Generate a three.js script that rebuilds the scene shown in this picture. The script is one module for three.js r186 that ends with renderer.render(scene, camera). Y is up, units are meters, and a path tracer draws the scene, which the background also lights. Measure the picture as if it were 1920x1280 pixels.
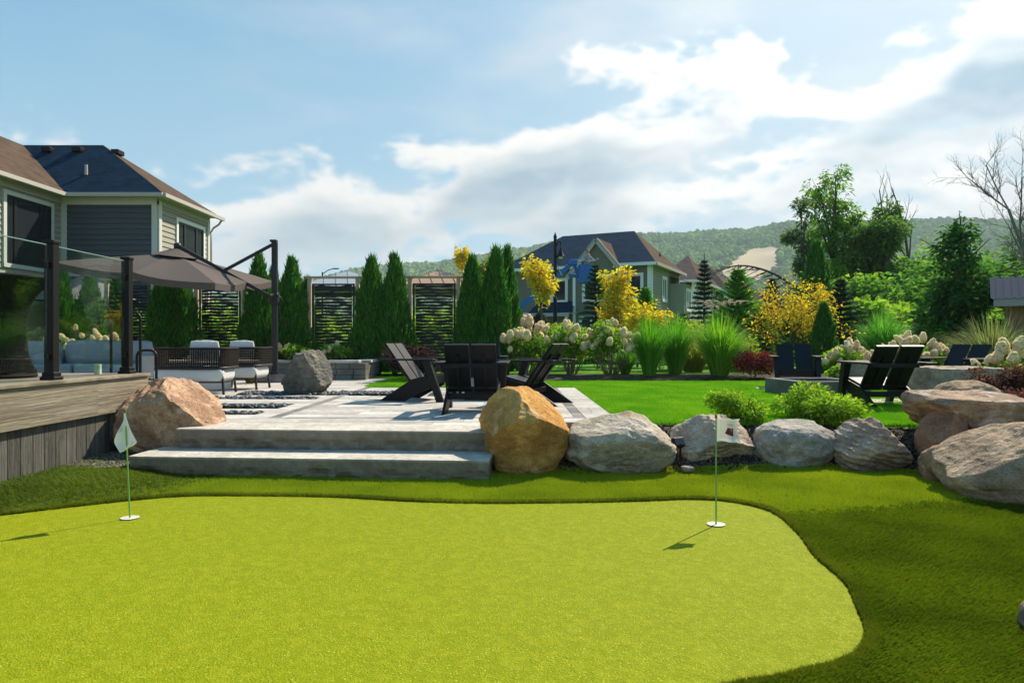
import * as THREE from 'three';
import { mergeGeometries, mergeVertices } from 'three/addons/utils/BufferGeometryUtils.js';
import { ImprovedNoise } from 'three/addons/math/ImprovedNoise.js';
import { RoundedBoxGeometry } from 'three/addons/geometries/RoundedBoxGeometry.js';
import { MarchingCubes } from 'three/addons/objects/MarchingCubes.js';

// ---------------------------------------------------------------- camera, sky, sun, exposure
const scene = new THREE.Scene();
const EYE = 1.2;
const camera = new THREE.PerspectiveCamera(53.13, 1.5, 0.1, 6000);
camera.position.set(0, EYE, 0); camera.lookAt(0, EYE, -10);
const renderer = new THREE.WebGLRenderer({ antialias: true });
renderer.toneMapping = THREE.LinearToneMapping;
renderer.toneMappingExposure = 1.62;
renderer.shadowMap.enabled = true;
const SUNDIR = new THREE.Vector3(0.45, 0.70, -0.70).normalize();
const sun = new THREE.DirectionalLight(new THREE.Color(1, 0.90, 0.74), 5.0);
sun.position.copy(SUNDIR).multiplyScalar(60); sun.castShadow = true; sun.shadow.radius = 1.2;
sun.shadow.mapSize.set(4096, 4096); Object.assign(sun.shadow.camera, { left: -30, right: 30, top: 30, bottom: -30, near: 1, far: 160 });
sun.target.position.set(0, 0, -10); scene.add(sun, sun.target);

const PN = new ImprovedNoise();
const fbm = (x, y, z, o = 4) => { let s = 0, a = 0.5, f = 1; for (let i = 0; i < o; i++) { s += a * PN.noise(x * f + i * 7.3, y * f + i * 3.1, z * f + i * 5.7); a *= 0.5; f *= 2.03; } return s; };
const sst = (a, b, x) => { const t = Math.min(1, Math.max(0, (x - a) / (b - a))); return t * t * (3 - 2 * t); };
const lerp = (a, b, t) => a + (b - a) * t;
const mix3 = (a, b, t) => [lerp(a[0], b[0], t), lerp(a[1], b[1], t), lerp(a[2], b[2], t)];
function rng(seed) { let a = seed >>> 0; return () => { a = (a + 0x6D2B79F5) | 0; let t = Math.imul(a ^ (a >>> 15), 1 | a); t = (t + Math.imul(t ^ (t >>> 7), 61 | t)) ^ t; return ((t ^ (t >>> 14)) >>> 0) / 4294967296; }; }

{ // the sky: clear blue thinning to white at the horizon, with cumulus banks
  const Wd = 2048, Hd = 1024, data = new Float32Array(Wd * Hd * 4);
  // cumulus masses: azimuth and elevation of the middle (degrees), half width, half height, weight
  const lumps = [
    [-8, 15.4, 5, 1.6, .34], [2, 14.6, 7, 2.2, .34], [-14, 10.6, 7, 1.5, .36], [-27, 12.4, 5, 1.6, .16], [-3, 11.4, 5, 1.4, .16], [5, 10.2, 9, 1.6, .26], [9, 20.6, 5, 2.6, .42], [18, 20, 9, 3.0, .46], [14, 15.6, 12, 2.6, .44], [-1, 13, 10, 2.4, .24], [5, 16.6, 6, 1.6, .26],
    [17, 11.5, 9, 1.5, .26], [31, 17.2, 7, 1.5, .42], [37, 19.4, 6, 2.6, .60], [38, 13.4, 10, 1.5, .46], [26, 14.4, 6, 1.3, .3], [46, 18, 9, 5, .34], [7, 25.0, 4, 1.0, .16], [4, 25.6, 5, .7, .16], [-24, 25, 22, 6, -.5], [-20, 8.2, 10, 1.6, .2], [6, 22.6, 3, 1, .2], [-27, 17.5, 11, 2.0, -.4], [-6, 21, 8, 3.2, -.42], [33, 26, 9, 2.4, -.4], [30, 12.6, 6, .7, -.2], [66, 12, 13, 4, .26], [-64, 14, 12, 4, .24], [95, 18, 12, 5, .24], [-105, 16, 14, 5, .24], [140, 15, 16, 5, .24], [-150, 20, 14, 5, .24]];
  const dens = (az, el, o = 6) => {
    const x = az / 8, y = el / 3.4;
    const w = fbm(x * .6 + 3, y * .6, 1.7, 2) * .9;
    let d = fbm(x * .75 + w, y * .8 + w * .6, 4.2, o) * .95 - .27;
    if (o > 3) d -= .30 * Math.abs(PN.noise(x * 2.6 + w, y * 2.6, 9.1)) + .15 * Math.abs(PN.noise(x * 5.6, y * 5.6 + w, 3.1)) + .08 * Math.abs(PN.noise(x * 12, y * 12, 7.7)) - .13;
    d += .34 * Math.exp(-(((el - 7.4) / 5.4) ** 2)) - .10 * sst(24, 50, el);
    for (const [a, e, sx, sy, s] of lumps) { let da = az - a; if (da > 180) da -= 360; if (da < -180) da += 360; const k = (da / sx) ** 2 + ((el - e) / sy) ** 2; if (k < 7) d += s * Math.exp(-k); }
    return d;
  };
  const s = SUNDIR;
  for (let j = 0; j < Hd; j++) {
    const el = ((j + .5) / Hd - .5) * 180, ce = Math.cos(el * Math.PI / 180), se = Math.sin(el * Math.PI / 180);
    for (let i = 0; i < Wd; i++) {
      const th = ((i + .5) / Wd - .5) * 2 * Math.PI, k = (j * Wd + i) * 4;
      let c;
      if (el < -1) c = [.30, .33, .30];
      else {
        const dx = ce * Math.cos(th), dz = ce * Math.sin(th), az = Math.atan2(dx, -dz) * 180 / Math.PI;
        const cs = Math.max(-1, Math.min(1, dx * s.x + se * s.y + dz * s.z)), g = Math.acos(cs) * 180 / Math.PI;
        const e = Math.max(el, 0), t = Math.pow(sst(0, 50, e), .54);
        c = mix3([.50, .76, .88], [.020, .27, .58], t);
        const glow = Math.exp(-((g / 26) ** 2)), wide = Math.exp(-((g / 46) ** 2));
        c = [c[0] + .66 * glow + .14 * wide, c[1] + .52 * glow + .14 * wide, c[2] + .36 * glow + .11 * wide];
        { // thin high veil
          const v = sst(-.12, .42, fbm(az / 13 + 2, el / 4.2, 6.3, 5) + .16 * Math.exp(-(((el - 19) / 9) ** 2)) * sst(75, 20, g)) * .42; c = mix3(c, [.92, .93, .92].map(x => x * (.85 + .5 * glow)), v * sst(60, 30, el) * sst(64, 26, g)); }
        if (el > -1 && el < 75) {
          const d = dens(az, el), a = sst(-.07, .21, d);
          if (a > 0) {
            const up = dens(az + 1.0, el + 1.3, 3), up2 = dens(az + 2.2, el + 2.8, 2);
            const thick = sst(.10, .6, d) * .34 + sst(.0, .42, up) * .66 + sst(.03, .42, up2) * .5;
            const near = Math.exp(-((g / 25) ** 2));
            let cc = mix3([1.06, 1.03, .98], [.36, .50, .60], Math.min(1, thick * .70));
            cc = cc.map(v => v * (.94 + .8 * near) + .03);
            const far = sst(11, 2, el); cc = mix3(cc, [.80, .84, .85], far * .6);
            c = mix3(c, cc, a * .97);
          }
        }
      }
      data[k] = c[0]; data[k + 1] = c[1]; data[k + 2] = c[2]; data[k + 3] = 1;
    }
  }
  const t = new THREE.DataTexture(data, Wd, Hd, THREE.RGBAFormat, THREE.FloatType);
  t.mapping = THREE.EquirectangularReflectionMapping; t.magFilter = THREE.LinearFilter; t.needsUpdate = true;
  scene.background = t; scene.environment = t; scene.backgroundIntensity = 0.64; scene.environmentIntensity = 0.64;
}
scene.fog = new THREE.FogExp2(new THREE.Color(0.80, 0.92, 1.0), 0.00028);

// ---------------------------------------------------------------- helpers
const taken = {};
function numbered(n) { const k = taken[n] = (taken[n] ?? -1) + 1; return k ? `${n}_${String(k).padStart(3, '0')}` : n; }
function tag(o, label, category, group, kind) { if (label) o.userData.label = label; if (category) o.userData.category = category; if (group) o.userData.group = group; if (kind) o.userData.kind = kind; return o; }
function thing(name, label, category, p = [0, 0, 0], turn = 0, group) { const o = new THREE.Group(); o.name = numbered(name); o.position.set(...p); o.rotation.y = turn; scene.add(o); return tag(o, label, category, group); }
function part(name, geo, mat, parent, label) { const m = new THREE.Mesh(Array.isArray(geo) ? merge(geo) : geo, mat); m.name = name; m.castShadow = m.receiveShadow = true; parent.add(m); if (label) m.userData.label = label; return m; }
function single(name, geo, mat, label, category, group) { const m = part(numbered(name), geo, mat, scene); return tag(m, label, category, group); }
function struct(name, geo, mat, label, category = 'ground', kind = 'structure') { const m = part(numbered(name), geo, mat, scene); return tag(m, label, category, null, kind); }
function copyOf(o, p, turn, label, s) { const c = o.clone(); c.name = numbered(o.name.replace(/_\d{3}$/, '')); c.position.set(...p); c.rotation.set(0, turn, 0); if (label) c.userData = { ...o.userData, label }; if (s) Array.isArray(s) ? c.scale.set(...s) : c.scale.setScalar(s); scene.add(c); return c; }
function plain(g) { g = g.index ? g.toNonIndexed() : g; return g; }
function merge(list) { list = list.map(plain); const keys = Object.keys(list[0].attributes).filter(k => list.every(g => g.attributes[k])); for (const g of list) for (const k of Object.keys(g.attributes)) if (!keys.includes(k)) g.deleteAttribute(k); return list.length > 1 ? mergeGeometries(list) : list[0]; }
const box = (w, h, d, x = 0, y = 0, z = 0) => new THREE.BoxGeometry(w, h, d).translate(x, y, z);
const rbox = (w, h, d, r, x = 0, y = 0, z = 0, s = 2) => new RoundedBoxGeometry(w, h, d, s, Math.min(r, w / 2.01, h / 2.01, d / 2.01)).translate(x, y, z);
const cyl = (r1, r2, h, x = 0, y = 0, z = 0, n = 16) => new THREE.CylinderGeometry(r1, r2, h, n).translate(x, y, z);
const V = (x, y, z) => new THREE.Vector3(x, y, z);
const tube = (pts, r, seg = 12, rad = 8) => new THREE.TubeGeometry(new THREE.CatmullRomCurve3(pts.map(p => V(...p))), seg, r, rad);
function bar(a, b, w, h = w) { const A = V(...a), B = V(...b), d = B.clone().sub(A), g = new THREE.BoxGeometry(w, h, d.length()); const m = new THREE.Matrix4().lookAt(V(0, 0, 0), d.clone().negate(), Math.abs(d.y) > .98 * d.length() ? V(1, 0, 0) : V(0, 1, 0)); g.applyMatrix4(m); return g.translate((A.x + B.x) / 2, (A.y + B.y) / 2, (A.z + B.z) / 2); }
// a flat outline in (z, y), given thickness across x
function board(pts, t, x = 0, bev = .003) { const s = new THREE.Shape(pts.map(([z, y]) => new THREE.Vector2(z, y))); const g = new THREE.ExtrudeGeometry(s, { depth: t - 2 * bev, bevelEnabled: true, bevelSize: bev, bevelThickness: bev, bevelSegments: 1 }); return g.rotateY(-Math.PI / 2).translate(x + t / 2 - bev, 0, 0); }
// a closed outline of triangles with colours
class Soup {
  constructor() { this.p = []; this.c = []; }
  tri(a, b, c, col) { this.p.push(...a, ...b, ...c); for (let i = 0; i < 3; i++) this.c.push(...col); }
  leaf(p, d, n, len, wid, col, fold = .25) { // a folded diamond
    const s = [d[1] * n[2] - d[2] * n[1], d[2] * n[0] - d[0] * n[2], d[0] * n[1] - d[1] * n[0]];
    const l = Math.hypot(...s) || 1; for (let i = 0; i < 3; i++) s[i] /= l;
    const m = [0, 1, 2].map(i => p[i] + d[i] * len * .45), t = [0, 1, 2].map(i => p[i] + d[i] * len - n[i] * len * .12);
    const a = [0, 1, 2].map(i => m[i] + s[i] * wid * .5 + n[i] * wid * fold), b = [0, 1, 2].map(i => m[i] - s[i] * wid * .5 + n[i] * wid * fold);
    this.tri(p, a, t, col); this.tri(p, t, b, col);
  }
  geo() { const g = new THREE.BufferGeometry(); g.setAttribute('position', new THREE.Float32BufferAttribute(this.p, 3)); g.setAttribute('color', new THREE.Float32BufferAttribute(this.c, 3)); g.computeVertexNormals(); return g; }
}
const unit = (r) => { const z = r() * 2 - 1, a = r() * 6.2832, q = Math.sqrt(1 - z * z); return [q * Math.cos(a), z, q * Math.sin(a)]; };
const nrm = (v) => { const l = Math.hypot(...v) || 1; return v.map(x => x / l); };
const jit = (c, r, a = .25) => { const k = 1 + (r() - .5) * 2 * a, h = (r() - .5) * a; return [c[0] * k * (1 + h), c[1] * k, c[2] * k * (1 - h)]; };

function tex(w, h, f, srgb = false) { const d = new Uint8Array(w * h * 4); for (let j = 0; j < h; j++) for (let i = 0; i < w; i++) { const c = f(i / w, j / h, i, j), k = (j * w + i) * 4; for (let n = 0; n < 3; n++) { let v = Math.min(1, Math.max(0, typeof c === 'number' ? c : c[n])); if (srgb) v = v < .0031308 ? v * 12.92 : 1.055 * v ** (1 / 2.4) - .055; d[k + n] = v * 255; } d[k + 3] = 255; } const t = new THREE.DataTexture(d, w, h); t.wrapS = t.wrapT = THREE.RepeatWrapping; t.magFilter = THREE.LinearFilter; t.minFilter = THREE.LinearMipmapLinearFilter; t.generateMipmaps = true; if (srgb) t.colorSpace = THREE.SRGBColorSpace; t.needsUpdate = true; return t; }
// tileable noise: blend of value lattice
function tileNoise(seed, n) { const r = rng(seed), a = new Float32Array(n * n).map(() => r()); return (u, v) => { const x = u * n, y = v * n, i = Math.floor(x), j = Math.floor(y), fx = sst(0, 1, x - i), fy = sst(0, 1, y - j); const g = (p, q) => a[((q % n + n) % n) * n + ((p % n + n) % n)]; return lerp(lerp(g(i, j), g(i + 1, j), fx), lerp(g(i, j + 1), g(i + 1, j + 1), fx), fy); }; }
const tfbm = (seed, n, o = 5) => { const L = []; for (let i = 0; i < o; i++) L.push(tileNoise(seed + i, n * 2 ** i)); return (u, v) => { let s = 0, a = .5; for (const f of L) { s += a * f(u, v); a *= .5; } return s; }; };
const mat = (c, rough = .8, o = {}) => { const m = new THREE.MeshPhysicalMaterial({ roughness: rough, specularIntensity: rough > .5 ? .35 : .7, ...o }); if (Array.isArray(c)) m.color.setRGB(...c); return m; };
const pmat = (c, rough = .8, o = {}) => { const m = new THREE.MeshPhysicalMaterial({ roughness: rough, ...o }); if (Array.isArray(c)) m.color.setRGB(...c); return m; };
const rep = (t, x, y = x) => { const c = t.clone(); c.repeat.set(x, y); c.needsUpdate = true; return c; };
function planarUV(g, f) { const p = g.attributes.position, uv = new Float32Array(p.count * 2); for (let i = 0; i < p.count; i++) { const [a, b] = f(p.getX(i), p.getY(i), p.getZ(i)); uv[i * 2] = a; uv[i * 2 + 1] = b; } g.setAttribute('uv', new THREE.BufferAttribute(uv, 2)); return g; }
// uv in metres on box-like pieces, by the way each face points
function boxUV(g, s = 1, ox = 0, oy = 0) { g = plain(g); if (!g.attributes.normal) g.computeVertexNormals(); const p = g.attributes.position, uv = new Float32Array(p.count * 2); const a = V(), b = V(), c = V(); for (let i = 0; i < p.count; i += 3) { a.fromBufferAttribute(p, i); b.fromBufferAttribute(p, i + 1); c.fromBufferAttribute(p, i + 2); const n = b.clone().sub(a).cross(c.clone().sub(a)), ax = Math.abs(n.x), ay = Math.abs(n.y), az = Math.abs(n.z); for (let k = 0; k < 3; k++) { const q = [a, b, c][k]; const [u, v] = ay >= ax && ay >= az ? [q.x, q.z] : ax >= az ? [q.z, q.y] : [q.x, q.y]; uv[(i + k) * 2] = u * s + ox; uv[(i + k) * 2 + 1] = v * s + oy; } } g.setAttribute('uv', new THREE.BufferAttribute(uv, 2)); return g; }

// ---------------------------------------------------------------- levels of the land
const HP = .37, LAWN = .35;                     // patio top, upper lawn
// toe of the boulder bank between the turf (front) and the upper lawn (behind), x then z
const TOE = [[-9, -7.45], [-3.3, -7.4], [-3.0, -6.75], [-.3, -6.5], [.5, -6.1], [2.9, -6.25], [3.55, -5.95], [3.9, -5.25], [4.6, -4.6], [7.5, -3.6], [12, -2.5]];
function bankDist(x, z) { // > 0 behind the toe
  let best = 1e9, sg = 1; for (let i = 0; i < TOE.length - 1; i++) { const [ax, az] = TOE[i], [bx, bz] = TOE[i + 1], ex = bx - ax, ez = bz - az; let t = ((x - ax) * ex + (z - az) * ez) / (ex * ex + ez * ez); t = Math.max(0, Math.min(1, t)); const px = x - ax - ex * t, pz = z - az - ez * t, d = Math.hypot(px, pz); if (d < best) { best = d; sg = ex * pz - ez * px < 0 ? 1 : -1; } } return best * sg;
}
function landY(x, z) {
  const b = bankDist(x, z); let y = LAWN * sst(0, .75, b);
  y += .10 * sst(-2.75, -3.9, x) * sst(-2.5, -3.6, z);               // turf rises to the deck
  y += .05 * sst(1.6, 3.2, x) * sst(.4, -.5, b) * (1 + .3 * PN.noise(x, z, 0)); // and to the boulders on the right
  y += .012 * PN.noise(x * .9, 2.2, z * .9) * sst(.5, 0, b);
  return y;
}
// ---------------------------------------------------------------- putting green, turf, bank, lawn
const GREEN = (() => { // outline of the putting green in metres (x, z)
  const pts = [[-6.0, -2.2], [-4.2, -4.30], [-3.52, -4.72], [-2.95, -5.10], [-2.55, -5.28], [-2.05, -5.30], [-1.3, -5.24], [-.83, -5.13], [-.25, -5.06], [.36, -5.07], [.95, -5.12], [1.38, -5.18], [1.64, -5.10], [1.82, -4.84], [1.80, -4.30], [1.70, -3.80], [1.66, -3.38], [1.56, -3.06], [1.46, -2.80], [1.28, -2.58], [.98, -2.44], [.62, -2.30], [0, -1.6], [-2, -1.0], [-5, -1.0]];
  return new THREE.CatmullRomCurve3(pts.map(([x, z]) => V(x, 0, z)), true, 'centripetal').getPoints(260).map(p => [p.x, p.z]);
})();
function inPoly(P, x, z) { let c = false; for (let i = 0, j = P.length - 1; i < P.length; j = i++) if ((P[i][1] > z) !== (P[j][1] > z) && x < (P[j][0] - P[i][0]) * (z - P[i][1]) / (P[j][1] - P[i][1]) + P[i][0]) c = !c; return c; }
function polyDist(P, x, z) { let b = 1e9; for (let i = 0; i < P.length; i += 2) { const d = (P[i][0] - x) ** 2 + (P[i][1] - z) ** 2; if (d < b) b = d; } return Math.sqrt(b); }
// distance to the green on a 5 cm grid, 0 inside it
const GD = (() => { const w = 212, h = 142, a = new Float32Array(w * h); for (let j = 0; j < h; j++) for (let i = 0; i < w; i++) { const x = -7.05 + i * .05, z = -7.05 + j * .05; a[j * w + i] = inPoly(GREEN, x, z) ? -polyDist(GREEN, x, z) : polyDist(GREEN, x, z); } return (x, z) => { const u = (x + 7.05) / .05, v = (z + 7.05) / .05, i = Math.floor(u), j = Math.floor(v); if (i < 0 || j < 0 || i > w - 2 || j > h - 2) return 9; const f = u - i, g = v - j, k = j * w + i; return lerp(lerp(a[k], a[k + 1], f), lerp(a[k + w], a[k + w + 1], f), g); }; })();
const groundY = (x, z) => { const d = GD(x, z); return d <= 0 ? 0 : landY(x, z) * sst(0, .55, d); };

const nA = tfbm(11, 6, 6), nB = tfbm(23, 24, 4), nC = tfbm(37, 90, 3);
const turfMap = (() => { const r = rng(5), W = 1024, spk = new Float32Array(W * W), hue = new Float32Array(W * W); for (let k = 0; k < 120000; k++) { const x = Math.floor(r() * W), y = Math.floor(r() * W), v = .25 + r() * .75, L = 1 + Math.floor(r() * 2), dx = r() < .5 ? 1 : 0; for (let i = 0; i < L; i++) { const q = ((y + (dx ? 0 : i)) % W) * W + (x + (dx ? i : 0)) % W; spk[q] = v; hue[q] = r(); } }
  return tex(W, W, (u, v, i, j) => { const s = spk[j * W + i], h = hue[j * W + i], n = nA(u, v), f = nC(u, v); const base = mix3([.180, .215, .003], [.220, .245, .005], sst(.3, .7, f)); return s ? mix3(base, h > .72 ? [.60, .56, .13] : h > .3 ? [.31, .325, .012] : [.095, .135, .003], s * .95) : base; }, true); })();
const turfBump = tex(1024, 1024, (u, v, i, j) => { const h = Math.sin(i * 127.1 + j * 311.7) * 43758.5453; return .55 * (h - Math.floor(h)) + .45 * nC(u, v); });
const greenMat = mat([1, 1, 1], .75, { map: rep(turfMap, 1 / 3.1), bumpMap: rep(turfBump, 1 / 3.1), bumpScale: .008, specularIntensity: .12 });
{
  const s = new THREE.Shape(GREEN.map(([x, z]) => new THREE.Vector2(x, -z)));
  const g = new THREE.ShapeGeometry(s).rotateX(-Math.PI / 2); planarUV(g, (x, y, z) => [x, z]);
  struct('putting_green', g, greenMat, 'short yellow green artificial turf of the putting green', 'putting green').receiveShadow = true;
}
function patch(x0, x1, z0, z1, cell, pick, yf) { // the cells of a ground grid that pick() accepts
  const nx = Math.round((x1 - x0) / cell), nz = Math.round((z1 - z0) / cell), pos = [], uv = [], idx = [], at = {};
  const v = (i, j) => { const k = j * (nx + 1) + i; if (at[k] === undefined) { const x = x0 + (x1 - x0) * i / nx, z = z0 + (z1 - z0) * j / nz; at[k] = pos.length / 3; pos.push(x, yf(x, z), z); uv.push(x, z); } return at[k]; };
  for (let j = 0; j < nz; j++) for (let i = 0; i < nx; i++) { const x = x0 + (x1 - x0) * (i + .5) / nx, z = z0 + (z1 - z0) * (j + .5) / nz; if (!pick(x, z)) continue; const a = v(i, j), b = v(i + 1, j), c = v(i + 1, j + 1), d = v(i, j + 1); idx.push(a, d, b, b, d, c); }
  const g = new THREE.BufferGeometry(); g.setAttribute('position', new THREE.Float32BufferAttribute(pos, 3)); g.setAttribute('uv', new THREE.Float32BufferAttribute(uv, 2)); g.setIndex(idx); g.computeVertexNormals(); return g;
}
const grassMap = (a, b, seed) => { const m = tfbm(seed, 5, 6), f = tfbm(seed + 9, 110, 3); return tex(512, 512, (u, v) => mix3(a, b, sst(.25, .75, .45 * m(u, v) + .55 * f(u, v))), true); };
const fringeMat = mat([1, 1, 1], .95, { map: rep(grassMap([.035, .06, .002], [.10, .135, .004], 41), 1), bumpMap: rep(turfBump, 1), bumpScale: .012 });
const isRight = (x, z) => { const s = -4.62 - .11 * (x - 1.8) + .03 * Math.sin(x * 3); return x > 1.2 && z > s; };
const darkOrShadedTurf = (x, z, q) => { const e = (q - .5) * .34; if (x < -1.6) return x + .35 * (z + 5.6) < -3.0 + e * 2.4; return z > -3.2 || isRight(x, z - e); }; // seam between two turf pieces; at the left, deck and boulder shade painted dark
struct('turf', patch(-4.3, 9, -6.35, -.6, .06, (x, z) => bankDist(x, z) < .12, (x, z) => GD(x, z) < -.02 ? -.03 : groundY(x, z) - .004 - .026 * sst(.10, 0, Math.max(0, GD(x, z)))), fringeMat, 'longer green artificial turf around the putting green', 'turf');
const mulchMap = (() => { const f = tfbm(71, 60, 3), m = tfbm(75, 8, 4); return tex(512, 512, (u, v) => mix3([.03, .023, .017], [.27, .215, .155], sst(.35, .8, f(u, v) * .75 + m(u, v) * .25)), true); })();
const mulchBump = (() => { const f = tfbm(72, 70, 3); return tex(512, 512, (u, v) => f(u, v)); })();
const mulchMat = mat([1, 1, 1], 1, { map: rep(mulchMap, 1), bumpMap: rep(mulchBump, 1), bumpScale: .03 });
struct('soil_bank', patch(-4.3, 9, -7.5, -2, .06, (x, z) => { const b = bankDist(x, z); return b >= .1 && b < 1.0 && !(x < .75 && z < -6.6); }, (x, z) => landY(x, z) + .02 * fbm(x * 6, 0, z * 6, 2) - .008), mulchMat, 'dark mulch and soil banked between the boulders', 'soil');
const lawnMat = mat([1, 1, 1], .95, { map: rep(grassMap([.05, .20, .005], [.13, .33, .010], 51), .8), bumpMap: rep(turfBump, .7), bumpScale: .02 });
const notLawn = (x, z) => (x < 1.2 && z > -12.45) || (x < -2.9 && z > -17);
struct('lawn', patch(-30, 40, -62, -2, .5, (x, z) => bankDist(x, z) > 1.05, () => LAWN), lawnMat, 'bright green mown lawn behind the boulders', 'lawn');
struct('lawn_edge', patch(-4.3, 9.5, -8.2, -2, .1, (x, z) => { const b = bankDist(x, z); return b >= .72 && b < 1.9 && x > .7; }, () => LAWN + .004), lawnMat, 'lawn edge just behind the row of boulders', 'lawn');
struct('ground', new THREE.PlaneGeometry(5200, 4200).rotateX(-Math.PI / 2).translate(0, -.12, -1200), mat([.06, .10, .02], 1), 'wide grassy land of the neighbourhood', 'ground');

// blades of grass: small tufts
function tuft(seed, n, h, spread, lean, w) { const r = rng(seed), s = new Soup(); for (let k = 0; k < n; k++) { const a = r() * 6.28, q = Math.sqrt(r()) * spread, x = Math.cos(a) * q, z = Math.sin(a) * q, hh = h * (.6 + .6 * r()), b = r() * 6.28, lx = (r() - .5) * h * .9 + lean[0] * hh, lz = (r() - .5) * h * .9 + lean[1] * hh, cx = Math.cos(b) * w, cz = Math.sin(b) * w; const c = [.75 + .5 * r(), .8 + .4 * r(), .7 + .6 * r()]; s.tri([x - cx, 0, z - cz], [x + cx, 0, z + cz], [x + lx * .45 + cx * .8, hh * .6, z + lz * .45 + cz * .8], c); s.tri([x - cx, 0, z - cz], [x + lx * .45 + cx * .8, hh * .6, z + lz * .45 + cz * .8], [x + lx, hh, z + lz], c); } return s.geo(); }
function grassField(name, label, geo, m, N, seed, sample, yf, colA, colB, hs = [.7, 1.2], cat = 'grass') {
  const r = rng(seed), mm = [], cols = [], M4 = new THREE.Matrix4(), Q = new THREE.Quaternion(), S = V(), P = V(); let guard = 0;
  while (mm.length < N && guard++ < N * 12) { const p = sample(r); if (!p) continue; const k = lerp(hs[0], hs[1], r()); Q.setFromAxisAngle(V(0, 1, 0), geo.userData.spin === false ? (r() - .5) * 1.2 : r() * 6.28); mm.push(M4.compose(P.set(p[0], yf(p[0], p[1]), p[1]), Q, S.set(1, k, 1)).clone()); const t = .5 + 1.5 * fbm(p[0] * 1.6, 3, p[1] * 1.6, 4) + (r() - .5) * .5; cols.push(mix3(colA, colB, Math.min(1, Math.max(0, t)))); }
  const o = new THREE.InstancedMesh(geo, m, mm.length); mm.forEach((x, i) => { o.setMatrixAt(i, x); o.setColorAt(i, new THREE.Color().setRGB(...cols[i])); }); o.name = name; o.castShadow = o.receiveShadow = true; scene.add(o); return tag(o, label, cat, null, 'stuff');
}
const bladeMat = pmat([1, 1, 1], .95, { specularIntensity: .25, vertexColors: true, side: THREE.DoubleSide, transmission: .42, thickness: 0 });
{
  const gA = tuft(3, 8, .022, .020, [0, -.35], .0016), gB = tuft(4, 8, .026, .020, [.1, .75], .0017); gA.userData.spin = gB.userData.spin = false;
  const okF = (x, z) => { const d = GD(x, z); return d > .05 || (d > -.05 && !inPoly(GREEN, x, z)); }, okB = (x, z) => okF(x, z) && bankDist(x, z) < .16;
  const near = (r) => { const d = 1.7 + 5.8 * Math.pow(r(), 1.2), x = (r() * 2 - 1) * .98 * d; return [x, -d]; };
  grassField('turf_blades', 'bright yellow green turf fibres in front of the steps and boulders', gA, bladeMat, 58000, 61, r => { const p = near(r); return okB(...p) && !darkOrShadedTurf(...p, r()) && p[0] > -4 ? p : null; }, groundY, [.27, .365, .006], [.43, .52, .010], [.7, 1.2], 'turf');
  grassField('turf_blades_dark', 'darker green turf fibres right of the putting green and as painted shade by the deck', gB, bladeMat, 120000, 62, r => { const p = near(r); return okB(...p) && p[0] > -4 && darkOrShadedTurf(...p, r()) ? p : null; }, groundY, [.065, .105, .003], [.135, .18, .005], [.7, 1.2], 'turf');
  { const gE = tuft(14, 8, .034, .016, [0, 0], .0018); grassField('turf_edge', 'upright turf fibres along the cut edge around the putting green', gE, bladeMat, 9000, 64, r => { const i = Math.floor(r() * GREEN.length), j = (i + 1) % GREEN.length, t = r(), x = lerp(GREEN[i][0], GREEN[j][0], t), z = lerp(GREEN[i][1], GREEN[j][1], t), ex = GREEN[j][0] - GREEN[i][0], ez = GREEN[j][1] - GREEN[i][1], l = Math.hypot(ex, ez) || 1, o = .004 + .03 * r(), s = inPoly(GREEN, x + ez / l * .02, z - ex / l * .02) ? -1 : 1; return x > -4 && z < -2.2 ? [x + s * ez / l * o, z - s * ex / l * o] : null; }, (x, z) => groundY(x, z) - .006, [.10, .15, .004], [.22, .27, .008], [.8, 1.2], 'turf'); }
  const gL = tuft(9, 9, .05, .045, [0, 0], .003);
  grassField('lawn_blades', 'mown grass blades of the upper lawn', gL, bladeMat, 110000, 63, r => { const d = 6.8 + 11 * Math.pow(r(), 1.5), x = lerp(-3.4, 7.5, r()); const z = -d; if (bankDist(x, z) < .78 || (x < 1.16 && z > -12.5) || (z < -14.15 && z > -17.2 && x > -.2) || (x < -2.7 && z > -15.4)) return null; return [x, z]; }, () => LAWN, [.11, .42, .008], [.25, .58, .016], [.6, 1.15]);
}
// planting bed behind the lawn
struct('mulch_bed', patch(-3.2, 9, -17.4, -14.2, .2, (x, z) => { const e = .35 * Math.sin(x * .8) + .1 * Math.sin(x * 2.3); return z < -14.5 - (x < 0 ? 1.2 : 0) + e * .4 && z > -16.9 + e; }, (x, z) => LAWN + .03 + .07 * Math.exp(-(((z + 15.7) / 1) ** 2)) + .02 * fbm(x * 3, 0, z * 3, 2)), mulchMat, 'low mounded mulch bed behind the lawn', 'flower bed');

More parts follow.
